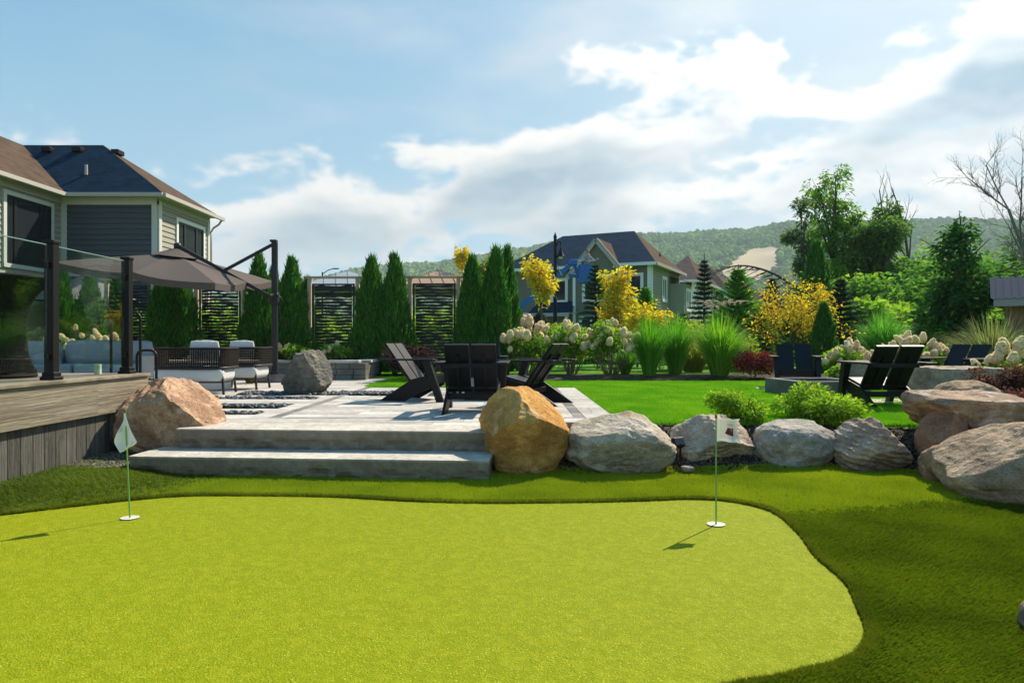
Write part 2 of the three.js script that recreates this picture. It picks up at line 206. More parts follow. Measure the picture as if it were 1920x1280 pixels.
// ---------------------------------------------------------------- stone steps and patio
const stoneMap = (() => { const a = tfbm(81, 4, 6), b = tfbm(87, 40, 4); return tex(512, 512, (u, v) => { const t = .55 * a(u, v) + .45 * b(u, v); return mix3([.40, .38, .35], [.60, .575, .535], sst(.3, .72, t)); }, true); })();
const stoneBump = (() => { const b = tfbm(91, 16, 6); return tex(512, 512, (u, v) => b(u, v)); })();
const paverMats = [[1, .985, .96], [.90, .88, .86], [.97, .93, .87], [.80, .79, .775], [1.05, 1.03, 1]].map(c => mat(c.map(v => v * .93), .8, { map: rep(stoneMap, .7), bumpMap: rep(stoneBump, 1.6), bumpScale: .003 }));
const bandMats = [[.20, .188, .178], [.155, .148, .14], [.25, .235, .22]].map(c => mat(c, .85, { bumpMap: rep(stoneBump, 2), bumpScale: .004 }));
const rockfaceMat = mat([.90, .87, .82], .9, { map: rep(stoneMap, .45), bumpMap: rep(stoneBump, 2.2), bumpScale: .009, vertexColors: true });
function rockStep(name, label, A, B, depth, top, h, seed) { // a sawn slab with a split front face; A and B are the front top corners
  const dx = B[0] - A[0], dz = B[1] - A[1], L = Math.hypot(dx, dz), nx = Math.round(L / .03), ny = 9, s = [];
  const g = new THREE.BoxGeometry(L, h, depth, nx, ny, 4).translate(0, -h / 2, -depth / 2); const p = g.attributes.position, col = [];
  for (let i = 0; i < p.count; i++) { let x = p.getX(i), y = p.getY(i), z = p.getZ(i); const t = -y / h;
    if (z > -.001) { const sc = Math.abs(PN.noise(x * 4 + seed, y * 6, seed)) + .5 * Math.abs(PN.noise(x * 9, y * 12 + seed, 2)); const low = sst(.35, .7, t + .25 * PN.noise(x * 3 + seed, 0, 1)); z -= (.012 + .06 * sc) * low * sst(0, .06, t) + .010 * sc * sst(0, .12, t); }
    if (Math.abs(x) > L / 2 - .001) x += .02 * PN.noise(y * 9, z * 6, seed) * sst(0, .1, t) - .01 * Math.sign(x) * sst(0, .4, t);
    if (t < .01 && z > -.002) y -= .003 + .003 * Math.abs(PN.noise(x * 14, seed, 0));
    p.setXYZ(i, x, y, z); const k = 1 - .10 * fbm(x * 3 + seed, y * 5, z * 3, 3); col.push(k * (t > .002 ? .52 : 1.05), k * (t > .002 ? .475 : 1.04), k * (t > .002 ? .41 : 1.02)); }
  g.setAttribute('color', new THREE.Float32BufferAttribute(col, 3)); const q = plain(g); q.computeVertexNormals(); boxUV(q);
  const m = single(name, q, rockfaceMat, label, 'step'); m.position.set((A[0] + B[0]) / 2, top, (A[1] + B[1]) / 2); m.rotation.y = -Math.atan2(dz, dx); return m;
}
const STEP1 = .178;
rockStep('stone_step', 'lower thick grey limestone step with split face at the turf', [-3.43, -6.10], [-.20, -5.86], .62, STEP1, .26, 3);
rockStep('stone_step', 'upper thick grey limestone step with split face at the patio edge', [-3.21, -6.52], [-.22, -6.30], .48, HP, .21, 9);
const patio = new THREE.Group(); patio.name = 'patio'; scene.add(patio); tag(patio, 'pale stone paver patio with dark border bands', 'patio', null, 'structure');
{
  part('paver_bed', box(9.5, .1, 9.6, -3.55, HP - .105, -11.62), mat([.14, .13, .12], 1), patio);
  const r = rng(17), unitGeo = new THREE.BoxGeometry(1, 1, 1), PEB = [[-4.0, -9.95, 1.15, .24], [-3.85, -8.75, .95, .22], [-3.62, -7.85, .7, .2], [-2.95, -10.9, 1.35, .5]];
  const place = (x0, x1, z0, z1, m) => { // one paver, its front edge at z0 (nearer), cut where the pebble strips lie
    for (const [px, pz, hw, hd] of PEB) if (z0 > pz - hd / 2 + .0 && z1 < pz + hd / 2 && x1 > px - hw && x0 < px + hw) { if (x0 < px - hw - .12) place(x0, px - hw, z0, z1, m); if (x1 > px + hw + .12) place(px + hw, x1, z0, z1, m); return; }
    const w = x1 - x0 - .006, d = z0 - z1 - .006; if (w < .05) return;
    const g = boxUV(box(w, .05, d), 1, r() * 9, r() * 9); const o = part('paver', g, m, patio); o.position.set((x0 + x1) / 2, HP - .025 + (r() - .5) * .002, (z0 + z1) / 2); };
  const rows = (x0, x1, z0, z1, dz, lens) => { for (let z = z0; z > z1 + .01; z -= dz) { const e = Math.max(z - dz, z1); let x = x0 + 0; let first = true; while (x < x1 - .01) { let L = lens[Math.floor(r() * lens.length)] * (first ? .3 + .7 * r() : 1); first = false; let n = Math.min(x + L, x1); if (x1 - n < .15) n = x1; place(x, n, z, e, paverMats[Math.floor(r() * 5)]); x = n; } } };
  const band = (x0, x1, z0, z1) => { const alongX = x1 - x0 > z0 - z1, L = alongX ? x1 - x0 : z0 - z1, n = Math.round(L / .21); for (let i = 0; i < n; i++) { const a = i / n, b = (i + 1) / n; alongX ? place(lerp(x0, x1, a), lerp(x0, x1, b), z0, z1, bandMats[Math.floor(r() * 3)]) : place(x0, x1, lerp(z0, z1, a), lerp(z0, z1, b), bandMats[Math.floor(r() * 3)]); } };
  const FZ = -6.99;
  rows(-8.2, 1.13, -7.03, -7.38, .35, [.6, .8, .9]);
  band(-2.66, .80, -7.38, -7.48); band(-2.66, -2.54, -7.48, -12.30); band(.68, .80, -7.48, -12.30);
  rows(-2.54, .68, -7.48, -12.2, .295, [.6, .9, .75, 1.1]);
  rows(.80, 1.13, -7.38, -12.3, .62, [.4]);
  band(-2.54, .68, -12.2, -12.3);
  rows(-8.2, -2.66, -7.38, -16.3, .35, [.6, .9, .75]);
  // pavers wedged between the turned step and the first straight course
  for (let i = 0; i < 5; i++) { const a = i / 5, b = (i + 1) / 5, x0 = lerp(-3.15, -.22, a), x1 = lerp(-3.15, -.22, b), f = t => lerp(-6.985, -6.775, t); const s = new THREE.Shape([[x0 + .003, -f(a)], [x1 - .003, -f(b)], [x1 - .003, 7.027], [x0 + .003, 7.027]].map(p => new THREE.Vector2(...p))); const g = boxUV(new THREE.ExtrudeGeometry(s, { depth: .05, bevelEnabled: false }).rotateX(-Math.PI / 2).translate(0, -.05, 0)); const o = part('paver', g, paverMats[i % 5], patio); o.position.y = HP; }
  // black pebbles in the strips
  const pg = new THREE.IcosahedronGeometry(1, 2), pm = mat([.045, .048, .055], .5), mm = [], M4 = new THREE.Matrix4(), Q = new THREE.Quaternion(), q = rng(77);
  for (const [px, pz, hw, hd] of PEB) { const n = Math.round(hw * 2 * hd * 900); for (let k = 0; k < n; k++) { const s = .016 + .022 * q(); Q.setFromAxisAngle(nrmV(q), (q() - .5) * .7); mm.push(M4.compose(V(px + (q() * 2 - 1) * hw, HP - .012 + .03 * q(), pz + (q() - .5) * hd), Q.multiply(new THREE.Quaternion().setFromAxisAngle(V(0, 1, 0), q() * 6.28)), V(s * 1.3, s * .6, s)).clone()); } }
  const o = new THREE.InstancedMesh(pg, pm, mm.length); mm.forEach((x, i) => { o.setMatrixAt(i, x); const k = .5 + q() * 1.3; o.setColorAt(i, new THREE.Color().setRGB(k, k, k)); }); o.name = 'pebble_strips'; o.castShadow = o.receiveShadow = true; scene.add(o); tag(o, 'polished black pebbles filling the strips between patio pavers', 'pebbles', null, 'stuff');
}
function nrmV(r) { return V(...unit(r)); }

// ---------------------------------------------------------------- boulders
const rockTex = (() => { const a = tfbm(301, 10, 5), b = tfbm(307, 120, 2), c = tileNoise(311, 200); return tex(512, 512, (u, v) => { const t = .45 * a(u, v) + .55 * b(u, v), k = c(u, v); return mix3([.60, .585, .57], [1, .98, .95], sst(.28, .62, t)).map(x => x * (k > .93 ? .5 : k < .05 ? 1.25 : 1)); }, true); })();
const rockBump = (() => { const a = tfbm(321, 14, 6), b = tileNoise(327, 90); return tex(512, 512, (u, v) => .75 * a(u, v) + .25 * Math.abs(b(u * .3, v) - .5)); })();
const rockMat = mat([1.22, 1.15, 1.04], .92, { vertexColors: true, map: rep(rockTex, 1.4), bumpMap: rep(rockBump, 1.7), bumpScale: .02, specularIntensity: .25 });
function boulder(o) {
  const { name = 'boulder', label, x, z, y = 0, w, h, d, seed, c1, c2, c3, cuts = [], strata, fine = 1, det = 30, turn = 0, pw = 2.5, tilt = 0, group } = o;
  let g = new THREE.IcosahedronGeometry(1, det); g.deleteAttribute('uv'); g.deleteAttribute('normal'); g = mergeVertices(g, 1e-5); const p = g.attributes.position, col = [], N = V();
  const tl = Math.cos(tilt), ts = Math.sin(tilt);
  for (let i = 0; i < p.count; i++) {
    N.fromBufferAttribute(p, i).normalize(); let { x: a, y: b, z: c } = N;
    const q = Math.pow(Math.abs(a) ** pw + Math.abs(b) ** pw + Math.abs(c) ** pw, -1 / pw); a *= q; b *= q; c *= q;
    const big = 1 + .26 * fbm(a * .9 + seed, b * .9, c * .9, 2) + .10 * fbm(a * 2.3, b * 2.3 + seed, c * 2.3, 2); a *= big; b *= big; c *= big;
    for (const [nx, ny, nz, off] of cuts) { const l = Math.hypot(nx, ny, nz), k = (a * nx + b * ny + c * nz) / l - off; if (k > 0) { const m = k * .93 / l; a -= nx * m; b -= ny * m; c -= nz * m; } }
    let st = 0; if (strata) { const [sx, sy, sz, fr, am] = strata; const u = (a * sx + b * sy + c * sz) * fr + 1.2 * fbm(a * 1.3 + seed, b * 1.3, c * 1.3, 2); st = Math.abs((u - Math.floor(u)) - .5) * 2; const k = (st - .5) * am; a += N.x * k; b += N.y * k; c += N.z * k; }
    const X0 = a * w / 2, Y0 = b * h / 2, Z0 = c * d / 2;
    const f = fine * (.034 * fbm(X0 * 5 + seed, Y0 * 5, Z0 * 5, 4) - .016 * Math.abs(PN.noise(X0 * 6 + Y0 * 5, Y0 * 17 - X0 * 4, Z0 * 6 + seed)) + .014 * fbm(X0 * 24, Y0 * 34, Z0 * 24 + seed, 3));
    let X = X0 + N.x * f, Y = Y0 + N.y * f; const Z = Z0 + N.z * f; [X, Y] = [X * tl - Y * ts, X * ts + Y * tl];
    p.setXYZ(i, X, Y, Z);
    const m1 = sst(-.18, .22, fbm(X0 * 3.1 + seed, Y0 * 3.1, Z0 * 3.1, 4)), m2 = sst(.10, .34, fbm(X0 * 5 - seed, Y0 * 5 + 4, Z0 * 5, 3)), sp = 1 + .42 * fbm(X0 * 55, Y0 * 55, Z0 * 55 + seed, 2);
    let k = mix3(c1, c2, m1); if (c3) k = mix3(k, c3, m2 * .8); if (strata && strata[5]) k = mix3(k, strata[5], sst(.55, .9, st) * .5); col.push(k[0] * sp, k[1] * sp, k[2] * sp);
  }
  g.setAttribute('color', new THREE.Float32BufferAttribute(col, 3)); g.deleteAttribute('uv'); g.computeBoundingBox(); { const b = g.boundingBox; g.translate(-(b.min.x + b.max.x) / 2, -b.min.y, -(b.min.z + b.max.z) / 2); g.scale(w / (b.max.x - b.min.x), h / (b.max.y - b.min.y), d / (b.max.z - b.min.z)); }
  g.computeVertexNormals(); g = g.toNonIndexed(); { const keep = g.attributes.normal.clone(); boxUV(g, 1, seed, seed * .7); g.setAttribute('normal', keep); }
  const m = single(name, g, rockMat, label, 'boulder', group); m.position.set(x, y, z); m.rotation.y = turn; return m;
}
const TAN = [.40, .28, .19], BRN = [.27, .18, .12], GRY = [.33, .31, .29], DGR = [.20, .185, .175], PNK = [.44, .36, .31], ORG = [.46, .25, .085], LGT = [.50, .47, .43];
boulder({ label: 'large pinkish tan boulder between the deck and the steps', x: -3.45, z: -6.98, y: -.05, w: 1.03, h: .89, d: .86, seed: 4.3, c1: [.48, .33, .235], c2: [.33, .215, .15], c3: [.54, .41, .32], cuts: [[.75, .7, .1, .66], [-.5, .8, .4, .86], [.2, -.1, 1, .8]], strata: [.9, .55, .1, 3.2, .035], fine: 1.5 });
boulder({ label: 'rounded orange boulder at the right end of the stone steps', x: .105, z: -6.34, y: -.06, w: .84, h: .845, d: .82, seed: 8.1, c1: [.56, .33, .115], c2: [.43, .23, .07], c3: [.60, .42, .22], cuts: [[-.75, .62, .5, .70], [.62, .75, .25, .74], [-.3, -.35, 1, .74], [.6, -.3, .9, .78], [-1, -.2, .3, .76]], fine: .75, pw: 2.3 });
boulder({ label: 'wide grey boulder beside the orange boulder', x: 1.0, z: -6.40, y: -.06, w: 1.03, h: .60, d: .78, seed: 12.7, c1: [.46, .43, .39], c2: [.33, .295, .25], c3: [.42, .32, .22], cuts: [[-.3, 1, .35, .82], [.75, .6, .2, .88], [.1, -.35, 1, .8]], strata: [.15, 1, .5, 2.2, .012], fine: 1.0 });
boulder({ label: 'pale pinkish boulder with an undercut hollow behind the white golf flag', x: 1.935, z: -6.62, y: -.05, w: .79, h: .545, d: .66, seed: 17.4, c1: [.52, .45, .39], c2: [.38, .31, .265], c3: [.26, .24, .22], cuts: [[-.6, .5, .6, .72], [.55, .7, .5, .7], [.25, -.6, .8, .62]], strata: [.7, .7, .1, 2.2, .04], fine: 1.4 });
boulder({ label: 'smooth round grey boulder right of the white golf flag', x: 2.71, z: -6.60, y: -.05, w: .81, h: .49, d: .64, seed: 21.9, c1: [.42, .405, .39], c2: [.30, .285, .27], c3: [.36, .29, .22], cuts: [[0, 1, .2, .86]], fine: .7, pw: 2.4 });
boulder({ label: 'striped pinkish boulder tapering upward with wavy banding', x: 3.31, z: -6.28, y: -.05, w: .68, h: .555, d: .60, seed: 26.2, c1: [.47, .375, .32], c2: [.345, .26, .21], c3: [.55, .48, .43], cuts: [[-.75, .62, .25, .66], [.78, .6, .2, .62], [.1, -.6, .8, .8]], strata: [.25, 1, .1, 5.2, .055, [.24, .18, .145]], fine: .9, pw: 2.2 });
boulder({ label: 'big tan boulder lying on the dark turf below the flat slab', x: 3.92, z: -4.98, y: -.10, w: 1.45, h: .70, d: .96, seed: 31.5, c1: [.44, .34, .25], c2: [.31, .235, .175], c3: [.48, .41, .34], cuts: [[-.75, .62, .35, .74], [.2, .9, .4, .86]], strata: [-.3, 1, .6, 1.6, .015], fine: .8, turn: -.5, det: 34 });
boulder({ name: 'boulder', label: 'flat topped angular slab boulder perched on the brown boulder', x: 4.24, z: -6.38, y: .31, w: 1.0, h: .43, d: .80, seed: 35.2, c1: [.40, .31, .24], c2: [.27, .205, .16], c3: [.48, .44, .41], cuts: [[.05, 1, .12, .55], [-.75, -.55, .2, .62], [.3, -.9, .4, .72], [0, -.2, 1, .7]], strata: [.1, 1, .1, 3, .03], fine: .9, pw: 3, det: 34 });
boulder({ label: 'upright brown boulder under the left end of the flat slab', x: 3.88, z: -6.16, y: -.02, w: .42, h: .60, d: .46, seed: 39.6, c1: [.33, .20, .13], c2: [.235, .145, .10], cuts: [[-.6, .7, .3, .8]], fine: .7, det: 22 });
boulder({ label: 'small brown boulder tucked behind the big tan boulder', x: 3.58, z: -5.66, y: -.04, w: .34, h: .40, d: .40, seed: 43.1, c1: [.35, .235, .165], c2: [.25, .165, .12], fine: .8, det: 20 });
boulder({ label: 'grey wedge stone propping the flat slab', x: 4.12, z: -5.98, y: .12, w: .46, h: .30, d: .42, seed: 46.8, c1: GRY, c2: DGR, cuts: [[0, 1, 0, .6]], fine: .8, det: 18 });
boulder({ label: 'brown stone under the right end of the flat slab', x: 4.72, z: -6.2, y: .06, w: .66, h: .42, d: .6, seed: 48.3, c1: BRN, c2: DGR, fine: .8, det: 18 });
boulder({ label: 'low rounded tan boulder behind the flat slab', x: 4.72, z: -7.1, y: LAWN - .05, w: .66, h: .50, d: .5, seed: 51.3, c1: [.42, .32, .23], c2: [.32, .24, .17], fine: .8, det: 20 });
boulder({ name: 'armour_stone', label: 'squared grey armour stone beside the fire pit chairs', x: 6.13, z: -9.4, y: LAWN - .04, w: 1.08, h: .55, d: .72, seed: 55.7, c1: [.40, .355, .31], c2: [.29, .25, .215], cuts: [[0, 1, .03, .74], [0, 0, 1, .78], [-1, 0, .1, .8]], pw: 6, strata: [0, 1, .2, 2, .02], fine: .8, det: 26 });
boulder({ name: 'armour_stone', label: 'squared grey armour stone behind the slatted fire pit chair', x: 6.2, z: -11.9, y: LAWN - .04, w: .72, h: .56, d: .7, seed: 58.2, c1: [.38, .35, .32], c2: [.28, .255, .23], cuts: [[0, 1, .05, .74], [0, 0, 1, .78]], pw: 6, fine: .8, det: 20 });
boulder({ name: 'standing_stone', label: 'upright dark grey standing stone on the patio pebbles', x: -3.30, z: -11.0, y: HP - .03, w: .78, h: .73, d: .58, seed: 62.4, c1: [.19, .19, .18], c2: [.125, .125, .12], c3: [.30, .27, .21], cuts: [[.85, .42, .3, .58], [-.8, .45, .1, .64], [0, -.1, 1, .68], [-.15, 1, .1, .80]], strata: [1, .35, .2, 2.6, .05], fine: 1.4, pw: 2.8 });
boulder({ label: 'small dark rock on the turf alone at the far right', x: 2.22, z: -2.80, y: -.03, w: .24, h: .16, d: .22, seed: 66.6, c1: [.26, .21, .18], c2: [.16, .13, .115], fine: .5, det: 14 });
boulder({ label: 'dark rock wedged under the deck corner', x: -4.02, z: -6.86, y: .12, w: .5, h: .52, d: .45, seed: 68.1, c1: [.16, .14, .13], c2: [.10, .09, .08], fine: .7, det: 16 });
boulder({ name: 'cobble', label: 'small white speckled cobble at the foot of the undercut boulder', x: 1.60, z: -6.22, y: .01, w: .13, h: .06, d: .1, seed: 70.5, c1: LGT, c2: DGR, fine: .2, det: 10 });
{ // gravel by the deck corner
  const q = rng(91), pg = new THREE.IcosahedronGeometry(1, 1), mm = [], cc = [], M4 = new THREE.Matrix4(); for (let k = 0; k < 2600; k++) { const x = -3.93 + q() * .62, z = -5.95 - q() * .75, s = .006 + .010 * q(); if ((x > -3.47 && z > -6.12) || x + .8 * (z + 6.05) > -3.5) continue; mm.push(M4.compose(V(x, groundY(x, z) + .004 + .01 * q(), z), new THREE.Quaternion().setFromAxisAngle(nrmV(q), q() * 3), V(s * 1.3, s * .8, s)).clone()); cc.push(mix3([.05, .042, .036], [.24, .20, .17], q() ** 1.4)); }
  const o = new THREE.InstancedMesh(pg, mat([1, 1, 1], .85), mm.length); mm.forEach((x, i) => { o.setMatrixAt(i, x); o.setColorAt(i, new THREE.Color().setRGB(...cc[i])); }); o.name = 'gravel'; o.castShadow = o.receiveShadow = true; scene.add(o); tag(o, 'brown and grey gravel between the deck skirt and the steps', 'gravel', null, 'stuff');
}
{ // wood chips of the soil bank between the boulders
  const q = rng(92), g = new THREE.BoxGeometry(1, .3, .4), mm = [], cc = [], M4 = new THREE.Matrix4(); for (let k = 0; k < 9000; k++) { const x = .3 + q() * 6, z = -5.0 - q() * 2.4, b = bankDist(x, z); if (b < .08 || b > .85) continue; const s = .012 + .022 * q(); mm.push(M4.compose(V(x, landY(x, z) + .004, z), new THREE.Quaternion().setFromEuler(new THREE.Euler((q() - .5), q() * 6, (q() - .5))), V(s, s, s)).clone()); cc.push(mix3([.03, .022, .018], [.22, .17, .12], q() ** 2)); }
  const o = new THREE.InstancedMesh(g, mat([1, 1, 1], .95), mm.length); mm.forEach((x, i) => { o.setMatrixAt(i, x); o.setColorAt(i, new THREE.Color().setRGB(...cc[i])); }); o.name = 'wood_chips'; o.castShadow = o.receiveShadow = true; scene.add(o); tag(o, 'loose dark wood chips on the bank between the boulders', 'mulch', null, 'stuff');
}
// ---------------------------------------------------------------- deck with glass railing
const woodMap = (a, b, seed) => { const g = tfbm(seed, 3, 4), f = tileNoise(seed + 5, 256), k = tfbm(seed + 20, 8, 4); return tex(512, 512, (u, v) => { const w = .05 * g(u, v); const n = .5 * f(u * .03 + .2, v + w) + .3 * k(u * .12, v * 2 + w) + .2 * f(u * .2, v * .7); return mix3(a, b, sst(.3, .7, n)); }, true); };
const grain = (() => { const f = tileNoise(120, 200), k = tfbm(122, 6, 3); return tex(512, 512, (u, v) => .7 * f(u * .04, v + .02 * k(u, v)) + .3 * f(u * .1, v * .5)); })();
const deckWood = mat([1, 1, 1], .7, { map: woodMap([.125, .104, .075], [.285, .245, .180], 101), bumpMap: grain, bumpScale: .002 });
const skirtWoods = [1, .86, 1.12].map(k => mat([k * .76, k * .75, k * .74], .75, { map: woodMap([.072, .070, .060], [.165, .158, .135], 131), bumpMap: grain, bumpScale: .002 }));
const DX = -3.93, DT = .864, DB = .506, DEND = -7.27;
const deck = thing('deck', 'raised grey composite deck with wide fascia board and vertical plank skirt', 'deck', [DX, 0, 0]);
{
  const L = 4.6, z0 = DEND, z1 = DEND + L;
  const f = part('fascia', planarUV(plain(rbox(.028, DT - .03 - DB, L, .003, .034, (DT - .03 + DB) / 2, (z0 + z1) / 2)), (x, y, z) => [z / 3.2, y / .9]), deckWood, deck);
  part('fascia', planarUV(plain(rbox(3.2, DT - .03 - DB, .028, .003, -1.562, (DT - .03 + DB) / 2, z0 - .014)), (x, y, z) => [x / 3.2, y / .9]), deckWood, deck);
  for (let i = 0; i < 23; i++) { const w = .14, x = .075 - (i + .5) * w; part('deck_board', planarUV(plain(rbox(w - .005, .028, L + .03, .004, x, DT - .014, (z0 + z1) / 2)), (a, b, c) => [c / 3 + i * .37, a / .9 + i * .21]), deckWood, deck); }
  for (let i = 0; i < 32; i++) { const w = .141, z = z0 - .02 + (i + .5) * w; part('skirt_plank', planarUV(plain(rbox(.02, DB + .10, w - .005, .003, -.012, (DB + .10) / 2 - .06, z)), (a, b, c) => [b / 1.6 + i * .31, c / .9]), skirtWoods[i % 3], deck); }
  part('skirt_backing', box(.02, DB, L, -.04, DB / 2, (z0 + z1) / 2), skirtWoods[0], deck);
  part('end_skirt', box(3.1, .78, .04, -1.6, .4, z0 + .02), skirtWoods[1], deck);
}
const blackMetal = mat([.009, .008, .0075], .45, { specularIntensity: .4 }), darkMetal = mat([.022, .022, .024], .5, { metalness: .2 });
const glassMat = pmat([.93, .97, .95], .02, { transmission: 1, thickness: 0, ior: 1.5, side: THREE.DoubleSide });
{
  const t = thing('glass_railing', 'frameless glass deck railing with black square posts', 'railing', [-4.03, DT, 0]);
  for (const z of [-4.72, -5.97, -7.14]) { const p = part('post', rbox(.082, 1.19, .082, .006, 0, .595, z), blackMetal, t); part('post_cap', rbox(.098, .028, .098, .006, 0, 1.204, z), blackMetal, p); part('base_skirt', [rbox(.13, .03, .13, .008, 0, .015, z), rbox(.108, .05, .108, .01, 0, .045, z)], blackMetal, p); }
  for (const [a, b] of [[-4.79, -5.90], [-6.04, -7.07], [-3.4, -4.65]]) { const g = part('glass_panel', box(.010, 1.10, Math.abs(a - b), 0, .62, (a + b) / 2), glassMat, t); part('polished_edge', box(.011, .007, Math.abs(a - b), 0, 1.1742, (a + b) / 2), mat([.20, .32, .28], .15), g); for (const zz of [a - .0, b]) for (const yy of [.2, 1.0]) part('clamp', rbox(.03, .05, .05, .004, 0, yy, zz > (a + b) / 2 ? zz + .015 : zz - .015), blackMetal, g); }
}
function handrail(label, x, z, w, top, base, turn) { const t = thing('handrail', label, 'handrail', [x, base, z], turn); const r = .07; part('rail_tube', tube([[-w / 2, 0, 0], [-w / 2, top - r * 2, 0], [-w / 2, top - r, 0], [-w / 2 + r * .3, top - r * .3, 0], [-w / 2 + r, top, 0], [0, top, 0], [w / 2 - r, top, 0], [w / 2 - r * .3, top - r * .3, 0], [w / 2, top - r, 0], [w / 2, top - r * 2, 0], [w / 2, 0, 0]], .016, 60, 8), blackMetal, t); for (const s of [-1, 1]) part('foot_plate', cyl(.045, .045, .012, s * w / 2, .006, 0), blackMetal, t); }
handrail('taller bent black handrail loop at the deck stairs', -4.52, -7.98, .34, 1.17, HP, 0);
handrail('lower bent black handrail loop beside the woven loveseat', -4.50, -8.40, .24, .72, HP, 0);
{ // stairs from the deck to the patio, behind the deck end
  const t = thing('deck_stairs', 'short composite stairs from the deck down to the patio', 'stairs', [-5.4, HP, -7.34]);
  part('tread', box(1.5, .03, .3, 0, .33, -.15), deckWood, t); part('riser', box(1.5, .16, .02, 0, .235, -.28), skirtWoods[0], t); part('tread', box(1.5, .03, .3, 0, .15, -.45), deckWood, t); part('riser', box(1.5, .135, .02, 0, .0675, -.58), skirtWoods[0], t);
}
{ // lantern on the stairs
  const t = thing('hurricane_lantern', 'clear glass hurricane lantern with cream candle beside the deck stairs', 'lantern', [-4.42, HP, -8.0]);
  part('glass', new THREE.LatheGeometry([[.09, 0], [.1, .02], [.10, .25], [.085, .34], [.09, .38]].map(a => new THREE.Vector2(...a)), 24), glassMat, t); part('candle', cyl(.045, .045, .15, 0, .085, 0), mat([.75, .7, .58], .6), t); part('base', cyl(.09, .09, .012, 0, .006, 0), darkMetal, t);
  const u = thing('candle', 'small pale green pillar candle on the deck by the corner post', 'candle', [-4.28, DT, -7.05]); part('wax', cyl(.032, .032, .10, 0, .05, 0), mat([.55, .68, .42], .6), u); part('wick', cyl(.002, .002, .015, 0, .106, 0, 6), blackMetal, u);
}
// woven lattice on a bent path: horizontal and upright strips with gaps between them
function lattice(path, y0, y1, rows, cols, ws, wt, flare = () => 1) { const g = []; const P = (t, y) => { const p = path(t), k = flare(y); return [p[0] * k, y, p[1] * k]; }; for (let i = 0; i <= cols; i++) { const t = i / cols, a = []; for (let j = 0; j <= 4; j++) a.push(P(t, lerp(y0, y1, j / 4))); g.push(tube(a, ws / 2, 5, 4)); } for (let j = 0; j <= rows; j++) { const y = lerp(y0, y1, j / rows), a = []; for (let i = 0; i <= 22; i++) a.push(P(i / 22, y)); g.push(tube(a, wt / 2, 44, 4)); } return merge(g); }
const wickerMat = mat([.020, .0155, .013], .8), cushionMap = (() => { const a = tileNoise(140, 128); return tex(256, 256, (u, v) => .4 + .6 * a(u, v)); })();
const cushion = mat([.66, .645, .62], .95, { bumpMap: rep(cushionMap, 3), bumpScale: .004 }), pillowMat = mat([.60, .575, .55], .95, { bumpMap: rep(cushionMap, 3), bumpScale: .004 });
function puff(w, h, d, x, y, z, seed = 1, k = .12) { const g = new THREE.BoxGeometry(w, h, d, 14, 10, 8), p = g.attributes.position; for (let i = 0; i < p.count; i++) { let a = p.getX(i) / w * 2, b = p.getY(i) / h * 2, c = p.getZ(i) / d * 2; const e = (1 - a * a) * (1 - b * b), f = 1 - .10 * (a * a * b * b); const wr = 1 + .05 * PN.noise(a * 3 + seed, b * 3, c * 2); p.setXYZ(i, a * w / 2 * f * (1 - k * .5 * c * c), b * h / 2 * f * (1 - k * .5 * c * c) * wr, c * d / 2 * (.35 + .65 * Math.sqrt(Math.max(0, e))) * wr); } g.computeVertexNormals(); return g.translate(x, y, z); }
function wovenSeat(name, label, w, p, turn) {
  const t = thing(name, label, 'armchair', p, turn, null), D = .66, R = .22; // open towards -z
  const path = (s) => { const segs = [[D - R], [Math.PI / 2 * R], [w - 2 * R], [Math.PI / 2 * R], [D - R]].map(a => a[0]), tot = segs.reduce((a, b) => a + b); let q = s * tot; if (q < segs[0]) return [-w / 2, -D / 2 + q]; q -= segs[0]; if (q < segs[1]) { const a = q / R; return [-w / 2 + R - R * Math.cos(a), D / 2 - R + R * Math.sin(a)]; } q -= segs[1]; if (q < segs[2]) return [-w / 2 + R + q, D / 2]; q -= segs[2]; if (q < segs[3]) { const a = q / R; return [w / 2 - R + R * Math.sin(a), D / 2 - R + R * Math.cos(a)]; } q -= segs[3]; return [w / 2, D / 2 - R - q]; };
  const wb = part('woven_back', lattice(path, .39, .62, 9, Math.round((w + 1.2) / .035), .016, .014), wickerMat, t);
  part('top_rail', tube(Array.from({ length: 26 }, (_, i) => { const q = path(i / 25); return [q[0], .635, q[1]]; }), .017, 80, 8), wickerMat, wb);
  part('seat_frame', tube(Array.from({ length: 26 }, (_, i) => { const q = path(i / 25); return [q[0] * .99, .365, q[1] * .99]; }), .02, 80, 8), darkMetal, t);
  part('seat_cushion', new RoundedBoxGeometry(w - .06, .19, D - .03, 4, .07).translate(0, .27, -.0), cushion, t);
  part('base_rail', [bar([-w / 2 + .04, .17, D / 2 - .06], [w / 2 - .04, .17, D / 2 - .06], .02), bar([-w / 2 + .04, .17, -D / 2 + .04], [w / 2 - .04, .17, -D / 2 + .04], .02), bar([-w / 2 + .03, .17, -D / 2 + .04], [-w / 2 + .03, .17, D / 2 - .06], .02), bar([w / 2 - .03, .17, -D / 2 + .04], [w / 2 - .03, .17, D / 2 - .06], .02)], darkMetal, t);
  for (const [x, z] of [[-1, 1], [1, 1], [-1, -1], [1, -1]]) part('leg', bar([x * (w / 2 - .02), 0, z * (D / 2 - .05)], [x * (w / 2 - .06), .37, z * (D / 2 - .08)], .03), darkMetal, t);
  part('back_pillow', puff(Math.min(.46, w * .6), .30, .16, w > .9 ? .22 : .06, .60, .20, w), pillowMat, t);
  t.scale.set(1, 1.13, 1); return t;
}
wovenSeat('woven_loveseat', 'wide dark woven loveseat with white cushions, back turned to the steps', 1.12, [-5.06, HP, -10.9], .06);
